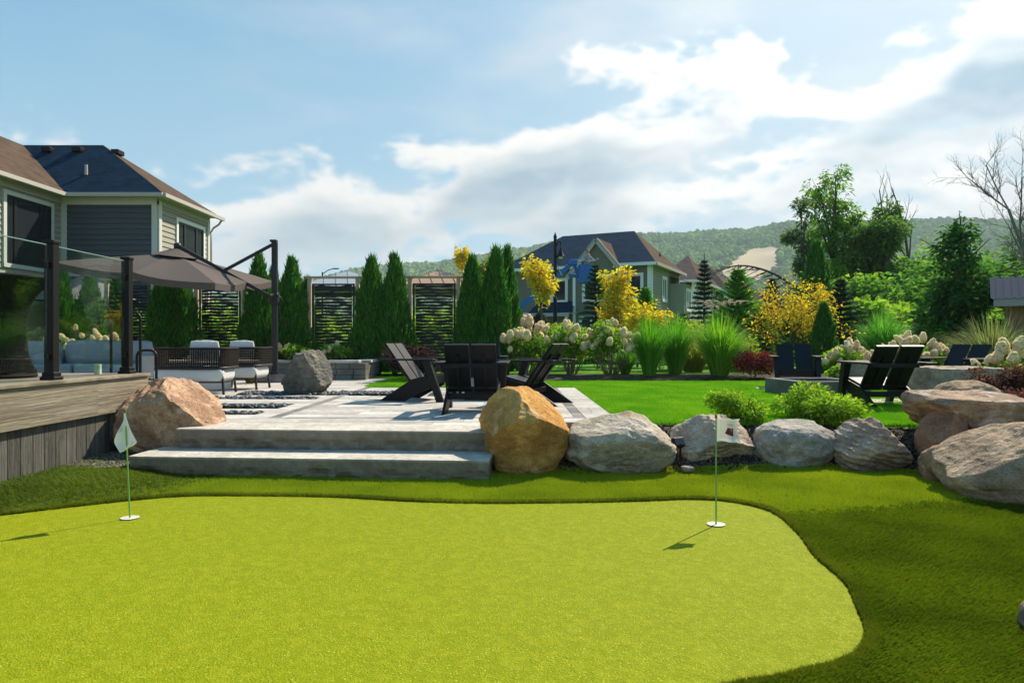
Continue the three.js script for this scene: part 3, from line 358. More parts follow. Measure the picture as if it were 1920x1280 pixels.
wovenSeat('woven_armchair', 'narrow dark woven armchair with white cushions beside the umbrella base', .74, [-4.72, HP, -12.0], -.05);
{ const t = thing('drum_table', 'low white round drum table behind the loveseat', 'table', [-5.15, HP, -11.8]); part('body', new THREE.LatheGeometry([[0, 0], [.25, 0], [.27, .02], [.27, .36], [.25, .38], [0, .38]].map(a => new THREE.Vector2(...a)), 32), mat([.72, .70, .67], .6), t); part('top', cyl(.28, .28, .02, 0, .392, 0, 32), mat([.72, .70, .67], .5), t); }
{ // sofa on the lower patio behind the deck
  const fab = mat([.29, .32, .35], .95, { bumpMap: rep(cushionMap, 3), bumpScale: .004 });
  const t = thing('outdoor_sofa', 'pale blue grey cushioned outdoor sofa seen through the glass railing', 'sofa', [-8.1, HP, -12.9], .1);
  part('frame', [box(2.5, .08, .9, 0, .18, 0), box(2.5, .5, .05, 0, .42, -.44), box(.05, .4, .9, -1.25, .36, 0), box(.05, .4, .9, 1.25, .36, 0)], mat([.35, .36, .37], .7), t);
  for (const x of [-.62, .62]) part('seat_cushion', new RoundedBoxGeometry(1.2, .18, .84, 4, .06).translate(x, .32, .02), fab, t);
  part('back_cushion', puff(1.1, .48, .26, .08, .62, -.26, 3), fab, t); part('back_cushion', puff(1.05, .48, .26, -1.02, .60, -.26, 5), fab, t);
  part('throw_pillow', puff(.55, .46, .2, .90, .62, -.20, 7), fab, t); part('throw_pillow', puff(.5, .44, .2, -.55, .58, -.05, 9).rotateZ(.25), fab, t);
  for (const [x, z] of [[-1.18, -.4], [1.18, -.4], [-1.18, .4], [1.18, .4]]) part('leg', box(.05, .14, .05, x, .07, z), blackMetal, t);
}
{ // dark woven high-back chair at the railing: flared top, waist, flared foot
  const t = thing('woven_egg_chair', 'dark woven high back chair with flared rim behind the glass railing', 'chair', [-4.78, DT, -6.30], .5);
  const prof = [[.30, .0], [.33, .03], [.27, .16], [.245, .35], [.25, .55], [.30, .74], [.40, .86], [.47, .92]];
  const g = [], N = 84; for (let i = 0; i < N; i++) { const a = i / N * 6.283, tw = (y) => a + y * .9; for (const s of [1, -1]) g.push(tube(prof.map(([r, y]) => [Math.cos(a + s * y * .8) * r, y, Math.sin(a + s * y * .8) * r]), .0032, 14, 4)); }
  part('woven_shell', g, wickerMat, t);
  part('liner', new THREE.LatheGeometry(prof.map(([r, y]) => new THREE.Vector2(r - .012, y)), 40), mat([.014, .012, .011], .8, { side: THREE.DoubleSide }), t);
  part('rim', new THREE.TorusGeometry(.472, .016, 8, 48).rotateX(Math.PI / 2).translate(0, .922, 0), wickerMat, t); part('foot_ring', new THREE.TorusGeometry(.315, .018, 8, 40).rotateX(Math.PI / 2).translate(0, .02, 0), wickerMat, t); part('seat_cushion', cyl(.34, .30, .08, 0, .80, 0, 32), mat([.05, .05, .05], .95), t);
}
// ---------------------------------------------------------------- cantilever umbrella
{
  const B = V(-4.94, HP, -14.2), t = thing('cantilever_umbrella', 'grey cantilever patio umbrella with a black mast and dome base', 'umbrella', [B.x, B.y, B.z]);
  const can = mat([.105, .085, .075], .95, { bumpMap: rep(cushionMap, 6), bumpScale: .002, side: THREE.DoubleSide }), canIn = can;
  const H = 2.90, hub = V(-2.04, 2.64, .15);
  part('mast', rbox(.115, H, .085, .012, 0, H / 2, 0), darkMetal, t); part('mast_cap', rbox(.14, .05, .1, .01, -.02, H + .02, 0), darkMetal, t);
  const handle = part('crank_box', [rbox(.18, .24, .14, .03, 0, 1.72, .02)], darkMetal, t); part('crank_handle', [new THREE.TorusGeometry(.085, .014, 8, 24).translate(.07, 1.70, .10), bar([-.03, 1.8, .1], [.03, 1.8, .1], .02)], darkMetal, handle); part('warning_label', box(.06, .035, .004, -.02, 1.80, .094), mat([.85, .75, .05], .6), handle);
  part('arm', [bar([-.02, 1.72, -.02], [hub.x + .02, hub.y + .18, 0], .05, .07), new THREE.SphereGeometry(.07, 16, 12).translate(hub.x + .02, hub.y + .18, 0)], darkMetal, t);
  part('strut', [bar([0, H - .03, 0], [-1.06, 2.30, 0], .045, .06), rbox(.12, .08, .09, .02, -1.06, 2.29, 0)], darkMetal, t);
  part('hub_post', [cyl(.035, .035, .34, hub.x, hub.y + .05, .05), cyl(.09, .12, .06, hub.x, hub.y - .06, .06)], darkMetal, t);
  // canopy: eight panels sagging between ribs, tilted down towards the mast
  const R = 2.05, dro = .38, cg = new THREE.Group(); const seg = 64, rings = 10, pos = [], idx = [], uv = [];
  const rim = (a) => { const s = Math.max(Math.abs(Math.cos(a)), Math.abs(Math.sin(a))); return 1.52 / s; };
  const sag = (a, k) => { const w = (a / (Math.PI / 4)) % 1, m = Math.abs(w - .5) * 2; return -.055 * (1 - m * m) * k; };
  const pt = (a, k) => { const r = rim(a) * k; return [Math.cos(a) * r, -dro * Math.pow(k, 1.15) + sag(a, k), Math.sin(a) * r]; };
  for (let j = 0; j <= rings; j++) for (let i = 0; i < seg; i++) { const a = i / seg * 6.2832, k = .14 + .86 * j / rings; const q = pt(a, k); pos.push(...q); uv.push(q[0], q[2]); }
  for (let i = 0; i < seg; i++) { const a = i / seg * 6.2832, q = pt(a, 1.0); pos.push(q[0] * 1.005, q[1] - .13 - .008 * Math.sin(a * 16), q[2] * 1.005); uv.push(q[0], q[2] + .1); }
  for (let j = 0; j <= rings; j++) for (let i = 0; i < seg; i++) { const i2 = (i + 1) % seg; idx.push(j * seg + i, j * seg + i2, (j + 1) * seg + i, j * seg + i2, (j + 1) * seg + i2, (j + 1) * seg + i); }
  const g = new THREE.BufferGeometry(); g.setAttribute('position', new THREE.Float32BufferAttribute(pos, 3)); g.setAttribute('uv', new THREE.Float32BufferAttribute(uv, 2)); g.setIndex(idx); const g2 = plain(g); g2.computeVertexNormals();
  const c = part('canopy', g2, can, t); c.position.set(hub.x, hub.y, .05); c.rotation.set(.10, 0, -.13);
  const vg = new THREE.ConeGeometry(.46, .16, 8, 3, true).translate(0, .045, 0), vp = vg.attributes.position; for (let i = 0; i < vp.count; i++) vp.setY(i, vp.getY(i) + .02 * PN.noise(vp.getX(i) * 9, 0, vp.getZ(i) * 9)); vg.computeVertexNormals(); part('vent', vg, can, c);
  for (let i = 0; i < 8; i++) { const a = i * Math.PI / 4, q = pt(a, .99); part('rib', bar([Math.cos(a) * .1, -.10, Math.sin(a) * .1], [q[0], q[1] - .03, q[2]], .02, .025), darkMetal, c); }
  const bs = new THREE.LatheGeometry([[0, .16], [.10, .155], [.30, .12], [.48, .06], [.56, .02], [.57, 0], [0, 0]].map(a => new THREE.Vector2(...a)), 40); part('base', bs, mat([.03, .03, .033], .35), t); part('base_collar', cyl(.1, .11, .2, 0, .1, 0), darkMetal, t);
}
{ // the neighbour's folded parasol behind
  const t = thing('parasol', 'small grey half closed parasol between the cedars behind the sofa', 'umbrella', [-13.0, LAWN, -21.0]);
  part('pole', cyl(.03, .03, 2.9, 0, 1.45, 0), darkMetal, t); const g = new THREE.ConeGeometry(1.5, .95, 8, 4, true).translate(0, 2.55, 0); part('canopy', g, mat([.19, .18, .18], .95, { side: THREE.DoubleSide }), t); part('finial', new THREE.SphereGeometry(.09, 12, 8).translate(0, 3.08, 0), darkMetal, t); part('base', cyl(.3, .34, .08, 0, .04, 0), darkMetal, t);
}
// ---------------------------------------------------------------- planter wall behind the standing stone
{
  const t = thing('planter_wall', 'low grey block retaining wall with stone caps behind the standing stone', 'retaining wall', [-4.6, HP - .02, -14.95]), r = rng(31), ms = [0, 1, 2].map(i => mat([.27 + i * .05, .265 + i * .05, .25 + i * .045], .9, { map: rep(stoneMap, 1), bumpMap: rep(stoneBump, 2), bumpScale: .008 }));
  for (let c = 0; c < 3; c++) { let x = -3.2 + (c % 2) * .15; while (x < 1.15) { const w = Math.min([.3, .42, .36][Math.floor(r() * 3)], 1.2 - x); part('block', boxUV(rbox(w - .006, .121, .24, .008, x + w / 2, .062 + c * .126, 0, 1)), ms[Math.floor(r() * 3)], t); x += w; } }
  for (let c = 0; c < 3; c++) for (let i = 0; i < 5; i++) part('block', boxUV(rbox(.24, .121, .354, .008, 1.32, .062 + c * .126, .06 - i * .36 + (c % 2) * .001, 1)), ms[Math.floor(r() * 3)], t);
  for (let i = 0; i < 6; i++) part('cap_stone', boxUV(rbox(.745, .06, .30, .01, -2.85 + i * .75, .41, 0, 1)), paverMats[i % 5], t);
  for (let i = 0; i < 3; i++) part('cap_stone', boxUV(rbox(.30, .06, .60, .01, 1.325, .41, -.46 - i * .61, 1)), paverMats[i % 5], t);
  part('soil', box(4.4, .3, 1.6, -1.0, .17, -.93), mulchMat, t);
}
// ---------------------------------------------------------------- flat-slat lounge chairs
const chairBlack = mat([.007, .0075, .009], .45, { bumpMap: rep(grain, 2), bumpScale: .0006, specularIntensity: .45 }), chairRed = mat([.30, .018, .02], .5);
function loungeChair(name, label, m, p, turn, group) {
  const t = thing(name, label, 'lawn chair', p, turn, group), W = .33;
  for (const s of [-1, 1]) {
    part('side_rail', board([[-.47, 0], [-.10, 0], [.28, .20], [.28, .345], [-.05, .265]], .03, s * .30), m, t);
    const lg = board([[.19, .565], [.29, .565], [.485, 0], [.385, 0]], .09, s * .345); { const p2 = lg.attributes.position; for (let i = 0; i < p2.count; i++) { const k = 1 - .45 * (1 - p2.getY(i) / .565); p2.setX(i, s * .345 + (p2.getX(i) - s * .345) * k - s * .015 * (1 - p2.getY(i) / .565)); } lg.computeVertexNormals(); } part('front_leg', lg, m, t);
    part('arm', rbox(.135, .026, .80, .006, s * .365, .58, -.045), m, t);
    part('back_slat', board([[.0, .235], [.028, .245], [-.375, .80], [-.403, .79]], .278, s * .156), m, t);
    part('slat_rib', board([[-.032, .24], [-.0, .25], [-.30, .66], [-.345, .66]], .028, s * .156), m, t);
  }
  for (let i = 0; i < 2; i++) part('seat_board', board([[-.04 + i * .178, .268 + i * .0425], [.132 + i * .178, .309 + i * .0425], [.126 + i * .178, .332 + i * .0425], [-.046 + i * .178, .291 + i * .0425]], .57, 0), m, t);
  part('front_apron', rbox(.57, .12, .025, .004, 0, .295, .298), m, t);
  part('back_brace', rbox(.60, .05, .025, .004, 0, .552, -.288), m, t); part('rear_rail', rbox(.57, .07, .03, .004, 0, .18, -.07), m, t);
  return t;
}
const CH = 'flat black lounge chairs on the patio', CF = 'flat black lounge chairs around the fire pit';
const gx = (px, d) => (px - 960) / 1280 * d;
const c1 = loungeChair('lounge_chair', 'black patio lounge chair seen from behind between the side-on chairs', chairBlack, [gx(887, 8.15), HP, -8.15], Math.PI - .04, CH); // faces away
copyOf(c1, [gx(785, 9.75), HP, -9.75], Math.PI / 2 - .22, 'black patio lounge chair side-on in front of the dark purple shrub');
copyOf(c1, [gx(1000, 9.15), HP, -9.15], -Math.PI / 2 - .42, 'black lounge chair on the patio side-on behind the orange boulder');
copyOf(c1, [gx(903, 11.15), HP, -11.15], .03, 'black lounge chair on the patio mostly hidden behind the one turned away');
{ const t = thing('fire_table', 'low black square fire table between the patio chairs', 'table', [gx(905, 9.9), HP, -9.9]); part('top', rbox(.62, .05, .62, .006, 0, .22, 0), chairBlack, t); part('body', rbox(.5, .2, .5, .006, 0, .1, 0), chairBlack, t); }
const c5 = copyOf(c1, [gx(1492, 12.2), LAWN, -12.2], -.30, 'black lounge chair facing the steps across the fire pit'); c5.userData.group = CF;
const c6 = copyOf(c1, [gx(1655, 8.75), LAWN, -8.75], Math.PI + .02, 'black lounge chair seen from behind on the lawn near the flat slab boulder'); c6.userData.group = CF;
const c7 = copyOf(c1, [gx(1795, 10.7), LAWN, -10.7], -Math.PI / 2 + .45, 'black lounge chair behind the squared armour stone, reclining away'); c7.userData.group = CF;
const rc = loungeChair('red_lounge_chair', 'dark red lounge chair behind the hydrangea with the pale pink heads', chairRed, [gx(1570, 17), LAWN, -17], .8, 'dark red lounge chairs on the far lawn');
copyOf(rc, [gx(1528, 18), LAWN, -18], -.5, 'dark red lounge chair beside the slim cedar on the far lawn');
copyOf(rc, [gx(1664, 18.5), LAWN, -18.5], .2, 'dark red lounge chair in front of the tall fountain grass on the far lawn');
copyOf(rc, [gx(1430, 24), LAWN, -24], 2.8, 'dark red lounge chair farthest back beyond the yellow tree');
{ // fire pit of concrete slabs
  const t = thing('fire_pit', 'square grey concrete fire pit on the lawn with dark gravel inside', 'fire pit', [gx(1530, 10.6), LAWN, -10.6], .12), cm = mat([.30, .30, .30], .85, { map: rep(stoneMap, 1), bumpMap: rep(stoneBump, 2), bumpScale: .004 });
  for (const s of [-1, 1]) { part('wall_slab', boxUV(rbox(1.1, .26, .14, .008, 0, .13, s * .48)), cm, t); part('wall_slab', boxUV(rbox(.14, .26, .81, .008, s * .48, .13, 0)), cm, t); }
  part('ash_bed', box(.82, .1, .82, 0, .06, 0), mat([.03, .03, .03], 1), t);
  const r = rng(55), fm = mat([.50, .45, .37], .9, { bumpMap: rep(stoneBump, 2), bumpScale: .006 }); let k = 0;
  for (const [x, z, w, d] of [[gx(1455, 11.7), -11.8, .7, .5], [gx(1640, 9.1), -9.3, 1.0, .6], [gx(1700, 9.3), -9.35, .7, .5], [gx(1615, 12.7), -12.7, .9, .5], [gx(1500, 12.2), -12.1, .8, .6], [gx(1800, 10.4), -10.3, .9, .7]]) { const s = new THREE.Shape(); for (let i = 0; i < 9; i++) { const a = i / 9 * 6.283, q = .85 + .3 * r(); i ? s.lineTo(Math.cos(a) * w / 2 * q, Math.sin(a) * d / 2 * q) : s.moveTo(Math.cos(a) * w / 2 * q, Math.sin(a) * d / 2 * q); } const g = new THREE.ExtrudeGeometry(s, { depth: .05, bevelEnabled: true, bevelSize: .008, bevelThickness: .008, bevelSegments: 1 }).rotateX(-Math.PI / 2); const m = single('flagstone', g, fm, ['tan flagstone under the legs of the chair facing across the fire pit', 'tan flagstone under the chair turned away near the flat slab', 'small tan flagstone beside the squared armour stone', 'tan flagstone on the lawn behind the turned away chair', 'tan flagstone under the seat of the chair facing across the pit', 'tan flagstone behind the squared armour stone'][k++], 'flagstone'); m.position.set(x, LAWN - .012, z); }
}
{ // flood light between the boulders
  const t = thing('flood_light', 'small black landscape flood light wedged between two boulders', 'light fixture', [gx(1276, 6.3), .18, -6.3], .4); part('housing', rbox(.12, .09, .07, .012, 0, .09, 0).rotateX(-.5), blackMetal, t); part('lens', box(.1, .07, .004, 0, .09, .037).rotateX(-.5), mat([.05, .05, .055], .1), t); part('stake', cyl(.012, .008, .16, 0, .0, 0), blackMetal, t);
}
// ---------------------------------------------------------------- golf flags
const cupMat = mat([.62, .60, .52], .5, { side: THREE.DoubleSide }), holeMat = mat([.36, .35, .30], .7, { side: THREE.DoubleSide });
function golfFlag(label, x, z, hgt, lean, flagGeo, flagMat) {
  const t = thing('golf_flag', label, 'golf flag', [x, .004, z]); // (the cup sits just under the turf)
  const cup = part('cup', [new THREE.RingGeometry(.046, .058, 40).rotateX(-Math.PI / 2).translate(0, .003, 0)], cupMat, t); part('cup_floor', new THREE.CircleGeometry(.0465, 40).rotateX(-Math.PI / 2).translate(0, .0015, 0), mat([.55, .53, .45], .6), cup);
  const pole = part('pole', new THREE.CylinderGeometry(.0045, .0055, hgt, 10).translate(0, hgt / 2, 0), mat([.20, .42, .12], .35, { metalness: .25 }), t); part('knob', new THREE.CapsuleGeometry(.0085, .012, 4, 12).translate(0, hgt + .006, 0), mat([.20, .13, .06], .4), pole);
  const f = part('flag', flagGeo, flagMat, t); pole.rotation.z = lean; f.rotation.z = lean; f.position.set(-Math.sin(lean) * (hgt - .008), Math.cos(lean) * (hgt - .008), 0); return t;
}
{
  const cv = document.createElement('canvas'); cv.width = 256; cv.height = 240; const q = cv.getContext('2d'); q.fillStyle = '#e8e2da'; q.fillRect(0, 0, 256, 240); q.fillStyle = '#d9d2c2'; q.fillRect(40, 20, 216, 190);
  q.fillStyle = '#5e2226'; q.beginPath(); q.moveTo(130, 90); q.lineTo(205, 100); q.lineTo(200, 178); q.lineTo(96, 158); q.closePath(); q.fill(); q.fillStyle = '#9a7468'; q.beginPath(); q.moveTo(150, 104); q.lineTo(196, 108); q.lineTo(180, 130); q.closePath(); q.fill(); q.strokeStyle = '#8d8a86'; q.lineWidth = 4; q.beginPath(); q.moveTo(122, 62); for (let i = 0; i < 14; i++) q.lineTo(122 + i * 6, 60 + (i % 2 ? -6 : 4)); q.stroke();
  const ct = new THREE.CanvasTexture(cv); ct.colorSpace = THREE.SRGBColorSpace;
  const fm = pmat([1, 1, 1], .9, { map: ct, side: THREE.DoubleSide, transmission: .25, thickness: 0 });
  const g = new THREE.PlaneGeometry(.165, .150, 26, 18).translate(.0825, -.075, 0), p = g.attributes.position; for (let i = 0; i < p.count; i++) { const x = p.getX(i), y = p.getY(i), k = x / .165; p.setXYZ(i, x * .97 - .012 * k * Math.sin((-y / .15) * 3.14), y - .006 * k * k + .004 * Math.sin(k * 7), .022 * k * Math.sin(k * 5.5 + y * 9) + .012 * k * Math.sin(y * 22)); } g.computeVertexNormals();
  golfFlag('golf flagstick with a white square flag bearing a dark red emblem', gx(1343, 4.466), -4.466, .70, 0, g, fm);
  // the left one hangs limp, folded into a kite shape
  const g2 = new THREE.PlaneGeometry(1, 1, 24, 30), p2 = g2.attributes.position; for (let i = 0; i < p2.count; i++) { const u = p2.getX(i) + .5, v = .5 - p2.getY(i); const wl = -.004 - .062 * sst(.1, .72, v) * (v < .74 ? 1 : 1 - (v - .74) / .26 * .55), wr = .006 + .075 * Math.pow(Math.min(v / .74, 1), 1.1) * (v < .76 ? 1 : 1 - (v - .76) / .24); let x = lerp(wl, wr, u); const y = -v * .265 + .02 * u * sst(.8, 1, v); p2.setXYZ(i, x, y, .018 * Math.sin(u * 7.5 + v * 2) * sst(0, .5, v) + .012); } g2.computeVertexNormals();
  const mk = tfbm(151, 5, 4), t2 = tex(128, 128, (u, v) => mix3([.78, .77, .78], [.42, .41, .44], sst(.56, .66, mk(u, v)) * .6), true);
  golfFlag('golf flagstick with a limp white hanging flag near the deck', gx(243, 4.63), -4.63, .72, .045, g2, pmat([1, 1, 1], .9, { map: t2, side: THREE.DoubleSide, transmission: .08, thickness: 0 }));
}
// ---------------------------------------------------------------- privacy screens
const cedarWood = mat([1, 1, 1], .8, { map: woodMap([.40, .29, .19], [.62, .48, .34], 161), bumpMap: grain, bumpScale: .002 }), screenMat = mat([.011, .013, .017], .5);
const slats = []; { const r = rng(313); for (let i = 0; i < 27; i++) { const top = [], bot = [], ph = r() * 6, th = .024 + .011 * r(); for (let k = 0; k <= 22; k++) { const x = -.46 + .92 * k / 22; const w = (s) => .009 * Math.sin(x * (5 + 4 * s) + ph * (1 + s)) + .016 * PN.noise(x * 5 + i * 3.3, s * 7, i) + .010 * PN.noise(x * 14, i, s * 3); top.push([x, th + w(1)]); bot.push([x, -th + w(2)]); } const s = new THREE.Shape([...top, ...bot.reverse()].map(p => new THREE.Vector2(...p))); slats.push(new THREE.ExtrudeGeometry(s, { depth: .006, bevelEnabled: false })); } }
function screen(label, x, z, turn = 0) {
  const t = thing('privacy_screen', label, 'privacy screen', [x, LAWN, z], turn, 'privacy screens along the cedar row'), P = .6;
  for (const s of [-1, 1]) part('post', planarUV(plain(rbox(.09, 2.42, .09, .006, s * P, 1.21, 0)), (a, b, c) => [b / 1.5, a + c + s]), cedarWood, t);
  part('cap_beam', planarUV(plain(rbox(1.46, .05, .15, .006, 0, 2.445, 0)), (a, b, c) => [a / 1.5, c + b]), cedarWood, t);
  for (const y of [.12, 2.27]) part('panel_frame', rbox(1.06, .04, .03, .004, 0, y, 0), screenMat, t); for (const s of [-1, 1]) part('panel_frame', rbox(.045, 2.11, .03, .004, s * .505, 1.195, 0), screenMat, t);
  slats.forEach((g, i) => { const m = part('slat', g, screenMat, t); m.position.set(0, .19 + i * .0777, -.003); m.rotation.y = (i * 7) % 3 === 0 ? Math.PI : 0; });
  const r = rng(Math.round(x * 100) + 999); const ties = []; for (let i = 0; i < 46; i++) { const k = Math.floor(r() * 26); ties.push(bar([-.42 + .84 * r(), .19 + k * .0777, 0], [-.42 + .84 * r() * 0 + 0, 0, 0].map((v, n) => n === 1 ? .19 + (k + 1) * .0777 : n === 0 ? -.42 + .84 * r() : 0), .004, .004)); }
  return t;
}
screen('black slatted privacy screen with the grey gazebo roof above it', gx(625, 17), -17);
screen('black slatted privacy screen with the copper gazebo roof above it', gx(814, 16.9), -16.9);
screen('black slatted privacy screen behind the woven armchair', gx(412, 17.3), -17.3);
screen('black slatted privacy screen behind the tall handrail loop', gx(243, 17.6), -17.6);
// ---------------------------------------------------------------- plants
const leafMat = pmat([1, 1, 1], .97, { specularIntensity: .3, vertexColors: true, side: THREE.DoubleSide, transmission: .5, thickness: 0 });
const needleMat = pmat([1, 1, 1], .97, { specularIntensity: .25, vertexColors: true, side: THREE.DoubleSide, transmission: .35, thickness: 0 });
const barkMat = mat([.10, .08, .065], .95), barkGrey = mat([.17, .15, .135], .95), stemMat = mat([.16, .13, .07], .9);
const rotAxis = (v, ax, a) => { const c = Math.cos(a), s = Math.sin(a), d = v[0] * ax[0] + v[1] * ax[1] + v[2] * ax[2], k = [ax[1] * v[2] - ax[2] * v[1], ax[2] * v[0] - ax[0] * v[2], ax[0] * v[1] - ax[1] * v[0]]; return v.map((x, i) => x * c + k[i] * s + ax[i] * d * (1 - c)); };
const perp = (v) => nrm(Math.abs(v[1]) < .9 ? [v[2], 0, -v[0]] : [0, v[2], -v[1]]);
function limb(list, a, b, r1, r2, n = 5) { const d = V(...b).sub(V(...a)), g = new THREE.CylinderGeometry(r2, r1, d.length(), n, 1, true); g.translate(0, d.length() / 2, 0); g.applyQuaternion(new THREE.Quaternion().setFromUnitVectors(V(0, 1, 0), d.normalize())); g.translate(...a); list.push(g); }
// a branching skeleton; tips gets the points where leaves grow
function skeleton(o) {
  const { seed, h, r0, levels, split, spread, shrink, up = .15, wob = .12, first = .35 } = o, r = rng(seed), geo = [], tips = [];
  const grow = (p, d, len, rad, lv) => { const n = lv === 0 ? 4 : 3; let q = p, dir = d; for (let i = 0; i < n; i++) { const e = nrm([dir[0] + (r() - .5) * wob * 2, dir[1] + up * .3 + (r() - .5) * wob, dir[2] + (r() - .5) * wob * 2]); const nx = [0, 1, 2].map(k => q[k] + e[k] * len / n); const ra = rad * (1 - .42 * i / n), rb = rad * (1 - .42 * (i + 1) / n); limb(geo, q, nx, ra, rb, lv < 2 ? 7 : 4); q = nx; dir = e; if (lv >= levels - 1 || (lv >= levels - 2 && i > 0)) tips.push([q, dir, lv]); if (lv < levels && (i > 0 || lv > 0) && !(lv === 0 && i < n * first)) { const m = lv === 0 ? split : Math.max(1, Math.round(split * .6)); for (let b = 0; b < m; b++) { const ax = rotAxis(perp(dir), dir, r() * 6.283), a = spread * (.7 + .6 * r()); grow(q, nrm(rotAxis(dir, ax, a)), len * shrink * (.7 + .5 * r()) * (lv === 0 ? 1.15 - .45 * i / n : 1), rb * .62, lv + 1); } } } };
  grow([0, 0, 0], nrm([(r() - .5) * .1, 1, (r() - .5) * .1]), h, r0, 0); return { wood: merge(geo), tips };
}
function leavesAt(tips, o) { const { n, rad, len, wid, cols, seed, droop = .2, minY = -1 } = o, r = rng(seed), s = new Soup(); for (const [p, d] of tips) { const c0 = cols[Math.floor(r() * cols.length)]; for (let i = 0; i < n; i++) { const u = unit(r), k = rad * Math.cbrt(r()), q = [p[0] + u[0] * k, p[1] + u[1] * k * .8, p[2] + u[2] * k]; if (q[1] < minY) continue; const dir = nrm([u[0] + d[0] * .3 + (r() - .5), u[1] * .5 - droop + (r() - .5), u[2] + d[2] * .3 + (r() - .5)]); const m = nrm([(r() - .5) * 1.2, 1, (r() - .5) * 1.2]); s.leaf(q, dir, m, len * (.7 + .6 * r()), wid * (.7 + .6 * r()), jit(c0, r, .28)); } } return s.geo(); }
// leaves through the volume of a lumpy crown: list of ellipsoids
function crown(lobes, n, len, wid, cols, seed, o = {}) { const r = rng(seed), s = new Soup(), tot = lobes.reduce((a, l) => a + l[3] * l[4] * l[5], 0); for (const [x, y, z, a, b, c] of lobes) { const k = Math.round(n * a * b * c / tot); for (let i = 0; i < k; i++) { const u = unit(r), q = Math.pow(r(), o.shell ?? .33), w = 1 + .22 * PN.noise(u[0] * 2.4 + x, u[1] * 2.4 + y, u[2] * 2.4 + z); const p = [x + u[0] * a * q * w, y + u[1] * b * q * w, z + u[2] * c * q * w]; if (PN.noise(p[0] * (o.gap ?? 1.6) + seed, p[1] * (o.gap ?? 1.6), p[2] * (o.gap ?? 1.6)) < (o.hole ?? -.28)) continue; const dir = nrm([u[0] + (r() - .5) * 1.3, u[1] * .5 + (o.lift ?? -.1) + (r() - .5), u[2] + (r() - .5) * 1.3]); s.leaf(p, dir, nrm([(r() - .5) * 1.4, 1, (r() - .5) * 1.4]), len * (.7 + .6 * r()), wid * (.7 + .6 * r()), jit(cols[Math.floor(r() * cols.length)], r, .26)); } } return s.geo(); }

// narrow emerald cedars
function cedarGeo(h, R, seed, n = 7500) { const r = rng(seed), s = new Soup(); for (let i = 0; i < n; i++) { const t = Math.pow(r(), 1.15), a = r() * 6.283, y = .04 * h + t * h * .96; const f = (t < .22 ? .80 + t * .9 : 1) * Math.pow(1 - Math.max(0, t - .18) / .82, .62); const lump = 1 + .44 * PN.noise(Math.cos(a) * 1.4 + seed, y * 1.7, Math.sin(a) * 1.4) + .16 * PN.noise(Math.cos(a) * 4, y * 5, Math.sin(a) * 4 + seed); const q = R * f * lump * (1 - .42 * Math.pow(r(), 2.2)); const p = [Math.cos(a) * q, y, Math.sin(a) * q], tw = (r() - .5) * .9; const d = nrm([Math.cos(a + tw) * .42, 1, Math.sin(a + tw) * .42].map((v, k) => v + (r() - .5) * .5)); const m = nrm([Math.cos(a + tw * 2), .2 + (r() - .5) * .8, Math.sin(a + tw * 2)]); s.leaf(p, d, m, (.10 + .08 * r()) * (r() < .12 ? 1.7 : 1), .028 + .022 * r(), jit(r() < .02 ? [.16, .11, .04] : mix3([.030, .13, .018], [.09, .27, .028], r()), r, .34), .1); } for (let i = 0; i < 90; i++) { const t = .80 + .2 * r(), a = r() * 6.28, q = R * .25 * (1 - t) * 4; s.leaf([Math.cos(a) * q, h * t, Math.sin(a) * q], nrm([(r() - .5) * .3, 1, (r() - .5) * .3]), unit(r), .16 + .12 * r(), .02, [.04, .11, .02]); } return s.geo(); }
const cedarG = [cedarGeo(2.85, .46, 201), cedarGeo(2.85, .44, 202), cedarGeo(2.85, .48, 203), cedarGeo(2.85, .45, 204), cedarGeo(2.85, .47, 205)], cedarTrunk = cyl(.03, .07, 2.3, 0, 1.15, 0, 8);
function cedar(label, x, z, k, sc, turn, group) { const t = thing('cedar_tree', label, 'cedar tree', [x, LAWN - .02, z], turn, group); part('crown', cedarG[k], needleMat, t); part('trunk', cedarTrunk, barkMat, t); t.scale.set(sc[0], sc[1], sc[0]); return t; }
const CG = 'narrow cedars in a row along the privacy screens', CLS = ['narrow cedar under the umbrella canopy next to the handrail screen', 'narrow cedar under the umbrella canopy left of the armchair screen', 'pointed cedar just left of the umbrella mast', 'slimmer cedar directly behind the umbrella mast', 'broad pointed cedar right of the umbrella mast', 'thin short cedar touching the left post of the grey gazebo screen', 'full cedar against the right post of the grey gazebo screen', 'full cedar against the left post of the copper gazebo screen', 'full cedar against the right post of the copper gazebo screen', 'tall cedar next to last before the cream hydrangea', 'slender tallest cedar at the end of the row by the cream hydrangea', 'cedar seen through the glass railing beside the black corner chair', 'cedar seen through the glass railing beside the half closed parasol', 'thin cedar seen through the glass railing by the tan headed hydrangea'];
[[303, 16.6, 0, [.92, .86]], [341, 16.8, 1, [.95, .87]], [484, 17.0, 1, [.98, 1.02]], [512, 18.0, 0, [.8, .95]], [547, 16.8, 2, [1.0, .99]], [576, 17.4, 0, [.62, .84]], [696, 16.6, 0, [1.03, .99]], [740, 16.5, 1, [.98, 1.0]], [885, 16.6, 2, [1.0, .99]], [930, 16.4, 1, [.98, 1.05]], [951, 16.9, 0, [.86, 1.08]], [115, 17.0, 1, [.8, .93]], [168, 16.4, 2, [.85, .86]], [218, 17.4, 0, [.6, .9]]].forEach(([px, d, k, sc], i) => cedar(CLS[i], gx(px, d), -d, (k + i) % 5, sc, i * 1.7, CG));
cedar('slim dark cedar beside the yellow tree on the far lawn', gx(1546, 17), -17, 1, [.80, .62], .4);
cedar('light green pointed cedar behind the yellow leaved tree', gx(1532, 26), -26, 2, [1.6, 1.58], 2.2);
